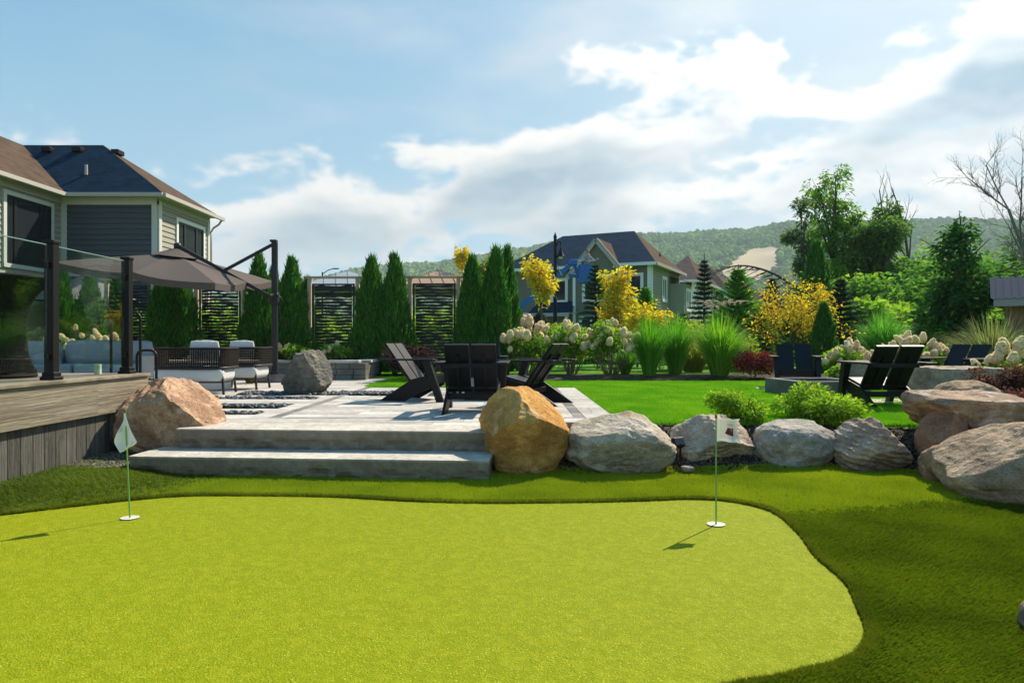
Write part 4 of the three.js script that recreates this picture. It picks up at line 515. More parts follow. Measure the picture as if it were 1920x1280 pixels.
cedar('tall cedar half hidden behind the mast of the cantilever umbrella', gx(18, 15.5), -15.5, 0, [.8, .8], 3).userData.label = 'small cedar near the house behind the glass railing';

// spruces and pines: tiers of drooping boughs
function spruceGeo(h, R, seed, cols, tiers = 17, soft = false) { const r = rng(seed), s = new Soup(), w = [cyl(.012, .05 + h * .008, h, 0, h / 2, 0, 7)]; for (let k = 0; k < tiers; k++) { const t = k / tiers, y = h * (.05 + .90 * Math.pow(t, .92)), L = R * Math.pow(1 - t, .85) * (.82 + .36 * r()), nb = 9 + Math.floor(r() * 4); for (let b = 0; b < nb; b++) { const a = b / nb * 6.283 + r() * .8 + k, l = L * (.75 + .45 * r()), up = lerp(-.18, .75, t * t) + (soft ? .28 : 0), steps = 5 + Math.round(l * 7); let p0 = null; for (let i = 1; i <= steps; i++) { const q = i / steps, p = [Math.cos(a) * l * q, y + l * q * up - .10 * l * q * q + .10 * q * q * l, Math.sin(a) * l * q]; for (const sd of [-1, 1, 0]) for (let m = 0; m < 2; m++) { const aa = a + sd * (.75 + .3 * r()), d = nrm([Math.cos(aa), up * .4 + (sd === 0 ? .25 : -.05) + (r() - .5) * .5, Math.sin(aa)]); s.leaf([p[0] + (r() - .5) * .05, p[1] + (r() - .5) * .07, p[2] + (r() - .5) * .05], d, nrm([(r() - .5) * .6, 1, (r() - .5) * .6]), (soft ? .22 : .15) * (.7 + .6 * r()) * (1 + h * .06) * (1 - .55 * t), (soft ? .03 : .045) * (1 + h * .05), jit(cols[Math.floor(r() * cols.length)], r, .28), .15); } p0 = p; } if (l > .4) limb(w, [0, y, 0], p0, .012, .004, 4); } } return { crown: s.geo(), wood: merge(w) }; }
function spruce(label, px, d, h, R, seed, cols, tiers, soft, name = 'spruce_tree') { const g = spruceGeo(h, R, seed, cols, tiers, soft), t = thing(name, label, name === 'pine_tree' ? 'pine tree' : 'spruce tree', [gx(px, d), LAWN - .05, -d]); part('crown', g.crown, needleMat, t); part('trunk', g.wood, barkMat, t); return t; }
const BLU = [[.05, .11, .075], [.075, .14, .10], [.045, .095, .055]], GRN = [[.06, .19, .025], [.09, .24, .03], [.05, .14, .025]], BRT = [[.11, .36, .025], [.08, .27, .02], [.15, .42, .035]];
spruce('blue green spruce in front of the entrance of the olive house', 1117, 27, 4.2, 1.05, 301, [...BLU, ...GRN], 20);
spruce('small blue spruce under the yellow maple by the street lamp', 1012, 26, 2.1, .8, 302, BLU, 18);
spruce('slender blue spruce with a tall leader left of the bushy pine', 1321, 27, 4.4, .80, 303, BLU, 21);
spruce('bushy green pine right of the slender blue spruce', 1385, 23, 3.5, 1.15, 304, BRT, 20, true, 'pine_tree');
spruce('dark blue spruce beside the slim cedar near the fountain grass', 1577, 21, 3.0, .95, 305, BLU, 18);
spruce('dark spruce top between the yellow tree and the brown houses', 1448, 30, 3.9, 1.0, 306, BLU, 24);
spruce('grey blue spruce behind the pear tree trunk', 1740, 20, 2.1, .9, 307, BLU, 18);
spruce('small dark blue spruce beside the dark front wall of the middle house', 1283, 29, 2.2, .8, 308, BLU, 17);
spruce('bright green young pine in front of the olive house side wall', 1210, 27, 3.2, .95, 309, BRT, 18, true, 'pine_tree');
spruce('broad green pine low behind the fountain grass bed', 1425, 21, 1.9, 1.0, 310, GRN, 11, true, 'pine_tree');

// leafy trees
const YEL = [[.74, .62, .02], [.78, .66, .03], [.62, .60, .02], [.74, .50, .02]], ORY = [[.74, .54, .02], [.78, .64, .03], [.70, .42, .02], [.64, .60, .03]];
function leafyTree(name, label, px, d, sk, lf, opt = {}) { const S = skeleton(sk), t = thing(name, label, 'tree', [gx(px, d), LAWN - .04, -d], opt.turn ?? 0, opt.group); part('crown', leavesAt(S.tips, lf), leafMat, t); part('trunk', S.wood, opt.bark ?? barkMat, t); if (opt.s) t.scale.set(...opt.s); return t; }
leafyTree('maple_tree', 'yellow young maple beside the street lamp before the olive house', 1017, 25, { seed: 401, h: 2.9, r0: .05, levels: 2, split: 3, spread: .50, shrink: .34, first: .28 }, { n: 10, rad: .24, len: .14, wid: .10, cols: YEL, seed: 402 });
leafyTree('maple_tree', 'yellow young maple right of the tall spruce before the olive house', 1163, 24, { seed: 403, h: 2.5, r0: .05, levels: 2, split: 3, spread: .55, shrink: .34, first: .1 }, { n: 10, rad: .24, len: .14, wid: .10, cols: YEL, seed: 404 });
leafyTree('maple_tree', 'low yellow maple near the corner of the olive house', 1195, 22.5, { seed: 405, h: 1.6, r0: .04, levels: 2, split: 4, spread: .8, shrink: .40, first: .1 }, { n: 8, rad: .24, len: .13, wid: .09, cols: YEL, seed: 406 });
leafyTree('maple_tree', 'yellow maple rising behind the copper roofed gazebo', 861, 27, { seed: 407, h: 3.75, r0: .06, levels: 2, split: 2, spread: .4, shrink: .24, first: .3 }, { n: 16, rad: .24, len: .15, wid: .12, cols: YEL, seed: 408 });
leafyTree('maple_tree', 'lime green young tree rising behind the cedar row', 905, 26, { seed: 409, h: 3.2, r0: .06, levels: 2, split: 2, spread: .4, shrink: .26, first: .3 }, { n: 16, rad: .24, len: .15, wid: .12, cols: [[.22, .30, .02], [.28, .33, .02]], seed: 410 });
leafyTree('serviceberry_tree', 'low spreading tree with golden orange leaves behind the fire pit', 1482, 19, { seed: 411, h: 1.5, r0: .045, levels: 3, split: 4, spread: .85, shrink: .62, up: .3, first: .0 }, { n: 2, rad: .17, len: .09, wid: .052, cols: ORY, seed: 412, minY: .45 }, { s: [1, .98, 1] });
{ // tall open tree on the right: own crown of clumps at the branch ends
  const LG = [[.19, .38, .035], [.15, .31, .03], [.25, .46, .035]];
  const lobed = (name, label, px, d, L, n, cols, seed, trunkR) => { const t = thing(name, label, 'tree', [gx(px, d), LAWN - .04, -d]), k = d / 1280, r = rng(seed), lobes = L.map(([x, y, rx, ry]) => [(x - px) * k, EYE - LAWN - (y - 640) * k, (r() - .5) * 1.6, rx * k, ry * k, rx * k * .9]); part('crown', crown(lobes, n, .24, .11, cols, seed, { shell: .5, gap: 1.5, hole: -.06, lift: -.35 }), leafMat, t); const w = []; let q = [0, 0, 0]; const top = Math.max(...lobes.map(l => l[1])); for (let i = 1; i <= 8; i++) { const e = [.25 * Math.sin(i * .9) * i / 8, top * i / 8, .1 * Math.cos(i)]; limb(w, q, e, trunkR * (1 - .11 * (i - 1)), trunkR * (1 - .11 * i), 7); q = e; } for (const l of lobes) { const y0 = Math.max(.8, l[1] * .55), s0 = [.1, y0, 0], m = [l[0] * .55, lerp(y0, l[1], .6), l[2] * .5]; limb(w, s0, m, trunkR * .4, trunkR * .22, 5); limb(w, m, l.slice(0, 3), trunkR * .22, trunkR * .1, 5); for (let i = 0; i < 6; i++) { const u = unit(r); limb(w, [0, 1, 2].map(j => lerp(m[j], l[j], .3 + .7 * r())), [l[0] + u[0] * l[3] * .9, l[1] + u[1] * l[4] * .9, l[2] + u[2] * l[5] * .9], .03, .008, 4); } } part('trunk', merge(w), barkMat, t); return t; };
  lobed('locust_tree', 'tall airy green tree with an open crown above the wood', 1566, 38, [[1556, 335, 26, 26], [1528, 352, 27, 20], [1580, 368, 30, 26], [1545, 390, 38, 30], [1596, 408, 32, 26], [1518, 385, 22, 22], [1556, 432, 42, 32], [1612, 412, 20, 24], [1606, 448, 34, 28], [1530, 455, 30, 28], [1570, 490, 46, 32], [1618, 484, 24, 26]], 10500, LG, 421, .2);
  lobed('locust_tree', 'shorter sparse grey green tree left of the tall airy tree', 1508, 37, [[1490, 390, 13, 16], [1505, 412, 17, 18], [1498, 440, 19, 20], [1515, 465, 17, 22], [1503, 498, 20, 24]], 2600, [[.14, .22, .06], [.11, .18, .05]], 423, .13);
  leafyTree('ash_tree', 'dense olive green tree behind the two bare trees', 1655, 37, { seed: 425, h: 5.4, r0: .16, levels: 3, split: 4, spread: .62, shrink: .38, first: .12 }, { n: 8, rad: .6, len: .26, wid: .16, cols: [[.15, .29, .035], [.11, .23, .035]], seed: 426 });
  { const t = thing('pear_tree', 'dark glossy pear tree on a slim trunk before the wood', 'tree', [gx(1797, 16), LAWN - .04, -16]), r = rng(431), lobes = []; for (let i = 0; i < 22; i++) { const u = i / 22, y = .95 + 2.15 * u, a = i * 2.4, R = .62 * Math.pow(1 - u, .55) * (u < .12 ? .8 : 1); lobes.push([Math.cos(a) * R * .8, y, Math.sin(a) * R * .8, .34 - .14 * u, .30 - .05 * u, .34 - .14 * u]); } lobes.push([0, 1.5, 0, .5, .7, .5], [.05, 3.15, 0, .10, .35, .10], [-.30, 2.75, .1, .10, .28, .1], [.42, 2.5, 0, .1, .3, .1]); part('crown', crown(lobes, 6200, .115, .075, [[.05, .17, .022], [.04, .13, .02], [.09, .25, .025]], 432, { shell: .5, gap: 2.6, hole: -.22, lift: -.3 }), leafMat, t); const w = []; limb(w, [0, 0, 0], [.02, 1.6, 0], .055, .04, 8); limb(w, [.02, 1.6, 0], [.05, 3.3, 0], .04, .01, 6); for (let i = 0; i < 14; i++) { const a = i * 2.4, y = .6 + i * .15; limb(w, [.02, y, 0], [Math.cos(a) * .6, y + .5, Math.sin(a) * .6], .018, .006, 5); } part('trunk', merge(w), barkMat, t); t.scale.set(1.3, 1.16, 1.3); }
}
// bare trees
function bareTree(label, px, d, sk, turn = 0) { const S = skeleton(sk), t = thing('bare_tree', label, 'bare tree', [gx(px, d), LAWN - .04, -d], turn); part('trunk', S.wood, barkGrey, t); return t; }
bareTree('leafless forked grey tree right of the tall airy tree', 1668, 36, { seed: 441, h: 6.7, r0: .13, levels: 4, split: 2, spread: .5, shrink: .42, up: .5, first: .3, wob: .1 });
bareTree('slimmer leafless tree between the forked bare tree and the pear tree', 1716, 36, { seed: 443, h: 6.8, r0: .11, levels: 4, split: 2, spread: .38, shrink: .36, up: .5, first: .3, wob: .1 });
bareTree('wide leafless tree above the wooden shed roof', 1968, 25, { seed: 447, h: 6.0, r0: .085, levels: 4, split: 3, spread: .7, shrink: .46, up: .3, first: .1, wob: .14 }, 1.2);
{ const t = thing('bent_dead_tree', 'dead tree bent over into an arch above the brown houses', 'bare tree', [gx(1555, 30), LAWN, -30]); const g = [], pts = [[0, 0, 0], [-.15, 1.2, 0], [-.55, 2.3, 0], [-1.3, 3.05, .1], [-2.4, 3.75, .2], [-3.4, 4.1, .2], [-4.2, 4.15, .2], [-5.1, 3.85, .25]], cv = new THREE.CatmullRomCurve3(pts.map(p => V(...p))), r = rng(77); let a = cv.getPoint(0); for (let i = 1; i <= 24; i++) { const b = cv.getPoint(i / 24), ra = .11 * (1 - .85 * (i - 1) / 24), rb = .11 * (1 - .85 * i / 24); limb(g, a.toArray(), b.toArray(), ra, rb, 6); if (i > 8) for (let k = 0; k < 3; k++) { const l = .5 + .9 * r(), e = [b.x - l * (.5 + .4 * r()), b.y + l * (-.55 + .55 * r()), b.z + (r() - .5) * l]; limb(g, b.toArray(), e, rb * .45, .006, 4); for (let m = 0; m < 3; m++) { const q = .4 + .5 * r(), s = [lerp(b.x, e[0], q), lerp(b.y, e[1], q), lerp(b.z, e[2], q)]; limb(g, s, [s[0] - .4 * r(), s[1] - .35 * r() + .1, s[2] + (r() - .5) * .4], .008, .003, 3); } } a = b; } part('trunk', merge(g), barkMat, t); }
// the wood behind: rounded crowns, each its own tree
{
  const WG = [[[.12, .28, .03], [.15, .34, .035]], [[.22, .41, .03], [.28, .46, .03]], [[.08, .20, .035], [.10, .23, .04]]];
  const W = [[1590, 31, 3.4, 1.5, 1], [1625, 29, 3.0, 1.3, 0], [1700, 30, 3.2, 1.5, 0], [1672, 27, 2.2, 1.2, 1], [1740, 33, 4.2, 1.7, 0], [1782, 34, 4.6, 1.8, 2], [1840, 32, 4.3, 1.8, 0], [1890, 30, 3.6, 1.8, 2], [1930, 26, 3.0, 1.6, 0], [1850, 24, 2.3, 1.3, 1], [1520, 33, 3.4, 1.4, 1], [1555, 35, 4.4, 1.5, 0], [1722, 23, 1.7, 1.0, 1], [1625, 23, 1.9, .9, 1], [1500, 29, 2.0, 1.2, 0], [1900, 20, 1.7, 1.2, 1], [1980, 28, 4.5, 2, 2], [1690, 42, 5.4, 2.2, 1]];
  const L = ['light yellow green tree below the tall airy tree', 'mid green tree behind the tall fountain grass', 'mid green tree behind the slimmer bare trunk', 'light green bushy tree just above the tall fountain grass', 'mid green tree left of the pear tree top', 'dark green tree hidden behind the pear tree crown', 'mid green tree right of the pear tree top', 'dark green tree behind the leafless tree by the shed', 'mid green tree rising behind the shed roof', 'light green bushy tree between pear tree and shed', 'light yellow green tree below the sparse grey green tree', 'mid green tree behind the base of the tall airy tree', 'low light green tree left of the pear tree trunk', 'low light green tree above the red chairs', 'mid green low tree behind the golden orange tree', 'light green low tree beside the shed wall', 'dark green tree beyond the right end of the shed', 'pale light green tree farthest back behind the bare trees'];
  W.forEach(([px, d, h, R, k], i) => { const t = thing('woodland_tree', L[i], 'tree', [gx(px, d), LAWN - .05, -d], i, 'trees of the wood behind the garden'), lobes = [], r = rng(500 + i); for (let m = 0; m < 7; m++) { const a = r() * 6.28, q = R * .55 * r(); lobes.push([Math.cos(a) * q, h * (.38 + .48 * r()), Math.sin(a) * q, R * (.42 + .25 * r()), h * (.16 + .12 * r()), R * (.42 + .25 * r())]); } lobes.push([0, h * .42, 0, R * .9, h * .36, R * .9]); part('crown', crown(lobes, 3200, .24, .15, WG[k], 520 + i, { shell: .45 }), leafMat, t); const w = []; limb(w, [0, 0, 0], [0, h * .6, 0], .09, .05, 7); for (let m = 0; m < 5; m++) limb(w, [0, h * (.2 + .08 * m), 0], [Math.cos(m * 2) * R * .6, h * (.5 + .08 * m), Math.sin(m * 2) * R * .6], .04, .012, 4); part('trunk', merge(w), barkMat, t); t.scale.set(1.3, 1.16, 1.3); });
}
// shrubs
function shrub(name, label, cat, x, z, y, w, h, n, len, wid, cols, seed, o = {}) { const t = thing(name, label, cat, [x, y, z], seed), r = rng(seed), lobes = []; for (let m = 0; m < 9; m++) { const a = r() * 6.28, q = w * .34 * Math.sqrt(r()); lobes.push([Math.cos(a) * q, h * (.30 + .42 * r()), Math.sin(a) * q, w * (.16 + .12 * r()), h * (.2 + .14 * r()), w * (.16 + .12 * r())]); } part('foliage', crown(lobes, n, len, wid, cols, seed + 1, { shell: .5, gap: 5, hole: -.34, lift: .15, ...o }), leafMat, t); const g = []; for (let i = 0; i < 12; i++) { const a = r() * 6.28, q = w * .36 * r(); limb(g, [Math.cos(a) * .04, 0, Math.sin(a) * .04], [Math.cos(a) * q, h * (.5 + .4 * r()), Math.sin(a) * q], .007, .003, 4); } part('stems', merge(g), stemMat, t); return t; }
const LIM = [[.26, .46, .02], [.38, .54, .025], [.16, .33, .016]];
shrub('potentilla_shrub', 'lime green leafy shrub behind the golf flag with the red emblem', 'shrub', gx(1378, 7.25), -7.25, LAWN - .06, .66, .43, 4200, .045, .022, LIM, 601);
shrub('potentilla_shrub', 'fuller lime green leafy shrub beside the chair turned away from the steps', 'shrub', gx(1535, 7.2), -7.2, LAWN - .06, .90, .46, 5200, .05, .025, LIM, 611);
shrub('barberry_shrub', 'deep red barberry shrub beside the fire pit chair', 'shrub', gx(1412, 14.8), -14.8, LAWN, 1.0, .72, 2600, .06, .03, [[.16, .018, .02], [.24, .04, .035], [.09, .014, .018]], 621);
shrub('ninebark_shrub', 'dark purple leaved shrub in front of the copper gazebo screen', 'shrub', gx(770, 14.2), -14.2, LAWN, 1.35, .86, 3400, .07, .045, [[.045, .018, .02], [.075, .03, .025], [.03, .015, .018]], 631);
shrub('ninebark_shrub', 'reddish brown leaved shrub right of the squared armour stone', 'shrub', gx(1872, 8.4), -8.4, LAWN, .8, .62, 2400, .05, .035, [[.12, .05, .035], [.16, .08, .05], [.08, .03, .025]], 641);
shrub('sedum_clump', 'low bronze red groundcover clump behind the low rounded boulder', 'shrub', gx(1930, 7.6), -7.6, LAWN, .8, .34, 1600, .04, .03, [[.14, .06, .04], [.20, .05, .05]], 645);
[[1120, 21, 1.6, 1.3, 'bushy green shrub at the foot of the tall spruce'], [1062, 20, 1.4, 1.5, 'lime green shrub behind the middle hydrangea'], [1240, 20, 1.8, 1.6, 'mid green shrub behind the paired fountain grasses'], [1300, 21, 1.9, 1.7, 'mid green shrub between the fountain grasses'], [960, 20, 1.2, 1.1, 'lime green shrub at the end of the cedar row'], [1395, 19.5, 1.3, 1.2, 'lime shrub beside the plumed fountain grass'], [1845, 15, 1.4, .75, 'yellow green mound of shrub beside the shed'], [1560, 26, 2.0, 1.5, 'mid green shrub behind the dark blue spruce'], [1690, 21, 1.8, 1.5, 'yellow green shrub right of the tall fountain grass'], [1020, 30, 3.4, 1.4, 'hedge shrub below the olive house porch'], [1150, 31, 3, 1.3, 'hedge shrub below the olive house gable'], [1255, 31, 2.4, 1.7, 'leafy shrub at the corner of the olive house']].forEach(([px, d, w, h, label], i) => shrub('garden_shrub', label, 'shrub', gx(px, d), -d, LAWN, w, h, 1900, .11, .06, [[[.15, .34, .025], [.11, .25, .02]], [[.32, .46, .02], [.25, .42, .025]]][i % 2 ? 1 : 0], 700 + i * 3));
[[640, 20.5, 'lime green hedge shrub seen through the grey gazebo screen'], [815, 20.5, 'lime green hedge shrub seen through the copper gazebo screen'], [410, 20.5, 'lime green hedge shrub seen through the screen behind the woven armchair'], [250, 20.5, 'lime green hedge shrub seen through the screen by the handrail']].forEach(([px, d, label], i) => shrub('hedge_shrub', label, 'shrub', gx(px, d), -d, LAWN, 2.9, 2.05, 3600, .15, .085, [[.30, .50, .03], [.22, .42, .03], [.40, .52, .04]], 760 + i * 3));
// fountain grasses
function fountain(label, px, d, h, w, n, seed, cols, plumes = 0) { const t = thing('fountain_grass', label, 'ornamental grass', [gx(px, d), LAWN + .02, -d]), r = rng(seed), s = new Soup(); for (let i = 0; i < n; i++) { const a = r() * 6.283, q = .13 * Math.sqrt(r()) * w, len = h * (.75 + .45 * r()), sp = w * (.10 + .56 * Math.pow(r(), 1.2)), c = jit(cols[Math.floor(r() * cols.length)], r, .25), wd = .0055 + .0065 * r(), b = a + (r() - .5) * .7; let p0 = [Math.cos(a) * q, 0, Math.sin(a) * q], s0 = [Math.sin(b) * wd, 0, -Math.cos(b) * wd]; const N = 5; let L = p0, k0 = 1; for (let j = 1; j <= N; j++) { const u = j / N, k1 = 1 - .85 * u * u, p = [p0[0] + Math.cos(b) * sp * (u * .45 + u * u * .75), len * (u - .30 * u * u * u * Math.min(1.2, sp / (.3 * w))), p0[2] + Math.sin(b) * sp * (u * .45 + u * u * .75)]; const A = [0, 1, 2].map(x => L[x] - s0[x] * k0), B = [0, 1, 2].map(x => L[x] + s0[x] * k0), C = [0, 1, 2].map(x => p[x] - s0[x] * k1), D = [0, 1, 2].map(x => p[x] + s0[x] * k1); s.tri(A, B, D, c); s.tri(A, D, C, c); L = p; k0 = k1; } } part('blades', s.geo(), leafMat, t);
  if (plumes) { const q = new Soup(); for (let i = 0; i < plumes; i++) { const a = r() * 6.28, R = w * .42 * r(), y = h * (1.02 + .14 * r()), x = Math.cos(a) * R, z = Math.sin(a) * R; for (let k = 0; k < 70; k++) { const u = k / 70, p = [x + Math.cos(a) * .24 * u * u, y - .05 + .22 * u - .16 * u * u, z + Math.sin(a) * .24 * u * u]; q.leaf(p, nrm([Math.cos(a) + (r() - .5) * 1.6, .3 + (r() - .5), Math.sin(a) + (r() - .5) * 1.6]), unit(r), .06 * (1.1 - u * .6), .010, jit([.52, .42, .33], r, .2)); } } part('plumes', q.geo(), leafMat, t); } return t; }
const FG = [[.13, .40, .016], [.18, .48, .02], [.10, .31, .015]];
fountain('upright dark green fountain grass beside the three hydrangeas', 1218, 15.3, 1.48, .95, 950, 801, FG);
fountain('upright fountain grass between its denser neighbour and the plumed one', 1266, 15.9, 1.5, 1.0, 900, 802, FG);
fountain('wide arching fountain grass with pale plumes', 1350, 15.4, 1.5, 1.35, 1150, 803, [[.20, .46, .02], [.28, .52, .025], [.15, .37, .016]], 16);
fountain('low fountain grass tuft under the right hydrangea heads', 1173, 15.9, .75, .6, 700, 804, FG);
fountain('tall bright fountain grass before the wood behind the red chairs', 1656, 18.6, 1.75, 1.3, 1300, 805, [[.11, .36, .03], [.16, .44, .04]]);
fountain('pale feathery grass clump beside the wooden shed', 1862, 12.6, 1.35, 1.5, 1000, 806, [[.17, .22, .05], [.24, .27, .09]]);
fountain('yellow green grass mound behind the plumed fountain grass', 1300, 18.5, 1.1, 1.8, 900, 807, [[.22, .30, .02], [.30, .32, .03]]);
fountain('small golden grass tuft by the umbrella base', 468, 13.6, .22, .4, 400, 808, [[.35, .25, .05], [.28, .26, .06]]);
// hydrangeas with cone shaped flower heads
const headG = [0, 1, 2].map(k => { const s = new Soup(), r = rng(880 + k); for (let i = 0; i < 210; i++) { const t = r(), a = r() * 6.283, el = Math.asin(t * 2 - 1), u = [Math.cos(el) * Math.cos(a), Math.sin(el), Math.cos(el) * Math.sin(a)], tp = lerp(1, .58, ((u[1] + 1) / 2) ** 2), q = .86 + .2 * r(), p = [u[0] * .075 * tp * q, .095 + u[1] * .105 * q, u[2] * .075 * tp * q], n = nrm([u[0] + (r() - .5) * .9, u[1] + (r() - .5) * .9, u[2] + (r() - .5) * .9]), d = perp(n), e = [d[1] * n[2] - d[2] * n[1], d[2] * n[0] - d[0] * n[2], d[0] * n[1] - d[1] * n[0]], c = jit(mix3([.92, .85, .58], [.88, .64, .46], Math.min(1, Math.max(0, [.08, .42, .0][k] + (r() - .5) * .4 - u[1] * .15))), r, .16), z = .018 + .008 * r(); for (const [A, B] of [[d, e], [d.map(v => -v), e.map(v => -v)]]) s.tri(p, [0, 1, 2].map(i => p[i] + A[i] * z + B[i] * z), [0, 1, 2].map(i => p[i] + A[i] * z - B[i] * z), c); for (const [A, B] of [[e, d.map(v => -v)], [e.map(v => -v), d]]) s.tri(p, [0, 1, 2].map(i => p[i] + A[i] * z + B[i] * z), [0, 1, 2].map(i => p[i] + A[i] * z - B[i] * z), c); } return s.geo(); });
const headMat = pmat([1, 1, 1], .97, { vertexColors: true, transmission: .5, thickness: 0, specularIntensity: .15, side: THREE.DoubleSide });
function hydrangea(label, px, d, w, h, heads, seed, o = {}) {
  const x = o.x ?? gx(px, d), t = thing('hydrangea', label, 'hydrangea', [x, o.y ?? LAWN + .02, -d], 0), r = rng(seed), g = [], lobes = [];
  for (let m = 0; m < 9; m++) { const a = r() * 6.28, q = w * .3 * Math.sqrt(r()); lobes.push([Math.cos(a) * q, h * ((o.low ?? .42) + .34 * r()), Math.sin(a) * q, w * .22, h * .17, w * .22]); }
  part('foliage', crown(lobes, o.leaves ?? 1500, .10, .065, o.cols ?? [[.22, .42, .02], [.31, .50, .025], [.14, .30, .018]], seed + 1, { shell: .5, gap: 3, hole: -.3 }), leafMat, t);
  for (let i = 0; i < heads; i++) { const a = r() * 6.283, q = w * .5 * Math.sqrt(r()), y = h * (.97 - .42 * (q / (w * .5)) ** 1.6 * (.6 + .7 * r())) - .12 + (r() - .5) * .1, p = [Math.cos(a) * q, y, Math.sin(a) * q]; const m = part('flower_head', headG[Math.floor(r() * 3)], headMat, t); m.position.set(...p); m.rotation.set((r() - .5) * .8 + Math.sin(a) * .4, r() * 6, (r() - .5) * .8 - Math.cos(a) * .4); { const k = (o.hs ?? 1) * (.55 + .48 * r()); m.scale.set(k, k * (.85 + .35 * r()), k); }; limb(g, [Math.cos(a) * .05, 0, Math.sin(a) * .05], [p[0] * .7, p[1] * .5, p[2] * .7], .011, .007, 5); limb(g, [p[0] * .7, p[1] * .5, p[2] * .7], p, .007, .004, 4); }
  part('stems', merge(g), stemMat, t); return t;
}
hydrangea('hydrangea with large cream heads beside the end of the cedar row', 988, 16.0, 1.25, 1.42, 30, 901, { hs: 1.25, leaves: 2200, low: .3 });
hydrangea('hydrangea with pinkish cream heads between the other two on the bed', 1072, 15.7, .95, 1.3, 34, 902, { hs: 1.1 });
hydrangea('hydrangea on bare stems with cream heads left of the fountain grasses', 1146, 15.4, 1.15, 1.32, 40, 903, { hs: 1.1, low: .5 });
hydrangea('hydrangea with pale pink heads in front of the red chairs', 1598, 14.0, 1.15, .88, 30, 904, { low: .3 });
hydrangea('hydrangea with tall cream heads before the pear tree', 1712, 12.6, 1.25, 1.02, 30, 905, { low: .3 });
hydrangea('hydrangea with fading heads at the foot of the wooden shed', 1905, 9.6, 1.1, .92, 16, 906, { low: .25, leaves: 2600 });
hydrangea('low lime hydrangea in the planter right of the standing stone', 628, 15.8, .8, .42, 7, 907, { y: .78, low: .3, hs: .8, leaves: 700 });
hydrangea('low lime hydrangea in the planter behind the umbrella mast', 548, 15.8, .7, .42, 6, 908, { y: .78, low: .3, hs: .8, leaves: 700 });
hydrangea('large shaded hydrangea behind the sofa', 150, 15.2, 1.5, 1.25, 18, 909, { low: .3, leaves: 2400 });
hydrangea('tan headed hydrangea at the wooden post behind the sofa', 210, 15.4, 1.0, 1.1, 12, 910, { low: .3, leaves: 1400 });
hydrangea('low hydrangea behind the woven loveseat', 380, 15.6, 1.2, .62, 8, 911, { low: .3, hs: .8, leaves: 900 });
hydrangea('low lime hydrangea beside the lower handrail loop', 275, 15.2, .9, .75, 7, 912, { low: .3, hs: .8, leaves: 900 });
hydrangea('small white hydrangea at the edge of the fire pit lawn', 1582, 12.9, .55, .5, 8, 913, { low: .25, hs: .7, leaves: 600 });
hydrangea('grey green hydrangea with spent heads behind the reclining fire pit chair', 1790, 12.3, 1.0, .7, 9, 914, { low: .25, leaves: 1400, cols: [[.05, .10, .04], [.07, .13, .05]] });
// ---------------------------------------------------------------- houses
const shingle = (() => { const a = tileNoise(171, 64), f = tfbm(173, 30, 3); return tex(512, 512, (u, v, i, j) => { const row = Math.floor(v * 32), x = u * 24 + (row % 2) * .5 + row * .13, t = a((Math.floor(x) + .5) / 64, (row + .5) / 64), e = (v * 32) % 1; return (.55 + .45 * t) * (.8 + .4 * f(u, v)) * (e < .1 ? .6 : 1); }); })();
const roofMat = (c) => mat(c, .95, { specularIntensity: .06, map: (() => { const t = rep(shingle, .21, .21); return t; })(), bumpMap: rep(shingle, .21, .21), bumpScale: .012 });
const roofBrown = roofMat([.125, .088, .064]), roofSlate = roofMat([.018, .046, .082]);
const winGlass = mat([.02, .025, .03], .04, { metalness: .0 }), trimMat = mat([.58, .565, .53], .7), trimWhite = mat([.74, .74, .72], .6), frameBlack = mat([.012, .012, .013], .4);
const sideTan = mat([.34, .315, .26], .75), sideGrey = mat([.085, .095, .11], .75), sideOlive = mat([.165, .158, .125], .8), sideKhaki = mat([.33, .315, .255], .8), brick = mat([.24, .17, .15], .95, { bumpMap: rep(stoneBump, 2), bumpScale: .01 }), soffit = mat([.42, .39, .34], .7), gutterM = mat([.46, .42, .37], .5);
function quad(a, b, c, d, uvs = 1) { // one roof face with uv in metres along its slope
  const g = new THREE.BufferGeometry(); const A = V(...a), B = V(...b), D = V(...d), ux = B.clone().sub(A).normalize(), n = ux.clone().cross(D.clone().sub(A)).normalize(), uy = n.clone().cross(ux); const P = [a, b, c, a, c, d], uv = []; for (const p of P) { const q = V(...p).sub(A); uv.push(q.dot(ux), q.dot(uy)); } g.setAttribute('position', new THREE.Float32BufferAttribute(P.flat(), 3)); g.setAttribute('uv', new THREE.Float32BufferAttribute(uv, 2)); g.computeVertexNormals(); return g; }
// a window on a wall facing local +z, built at its place
function windowAt(parent, x, y, z, w, h, panes, trim, fm, turn = 0) { const f = new THREE.Group(); f.name = 'window'; parent.add(f); f.position.set(x, y, z); f.rotation.y = turn; const T = .12; part('casing', [box(w + 2 * T, T, .06, 0, h / 2 + T / 2, .03), box(w + 2 * T, T, .07, 0, -h / 2 - T / 2, .035), box(T, h, .06, -w / 2 - T / 2, 0, .03), box(T, h, .06, w / 2 + T / 2, 0, .03)], trim, f); const n = panes.length, tot = panes.reduce((a, b) => a + b); let px = -w / 2; const F = .06; for (const q of panes) { const pw = w * q / tot; part('frame', [box(pw, F, .05, px + pw / 2, h / 2 - F / 2, .022), box(pw, F, .05, px + pw / 2, -h / 2 + F / 2, .022), box(F, h - 2 * F, .05, px + F / 2, 0, .022), box(F, h - 2 * F, .05, px + pw - F / 2, 0, .022)], fm, f); part('pane', box(pw - 2 * F, h - 2 * F, .012, px + pw / 2, 0, .012), winGlass, f); px += pw; } return f; }
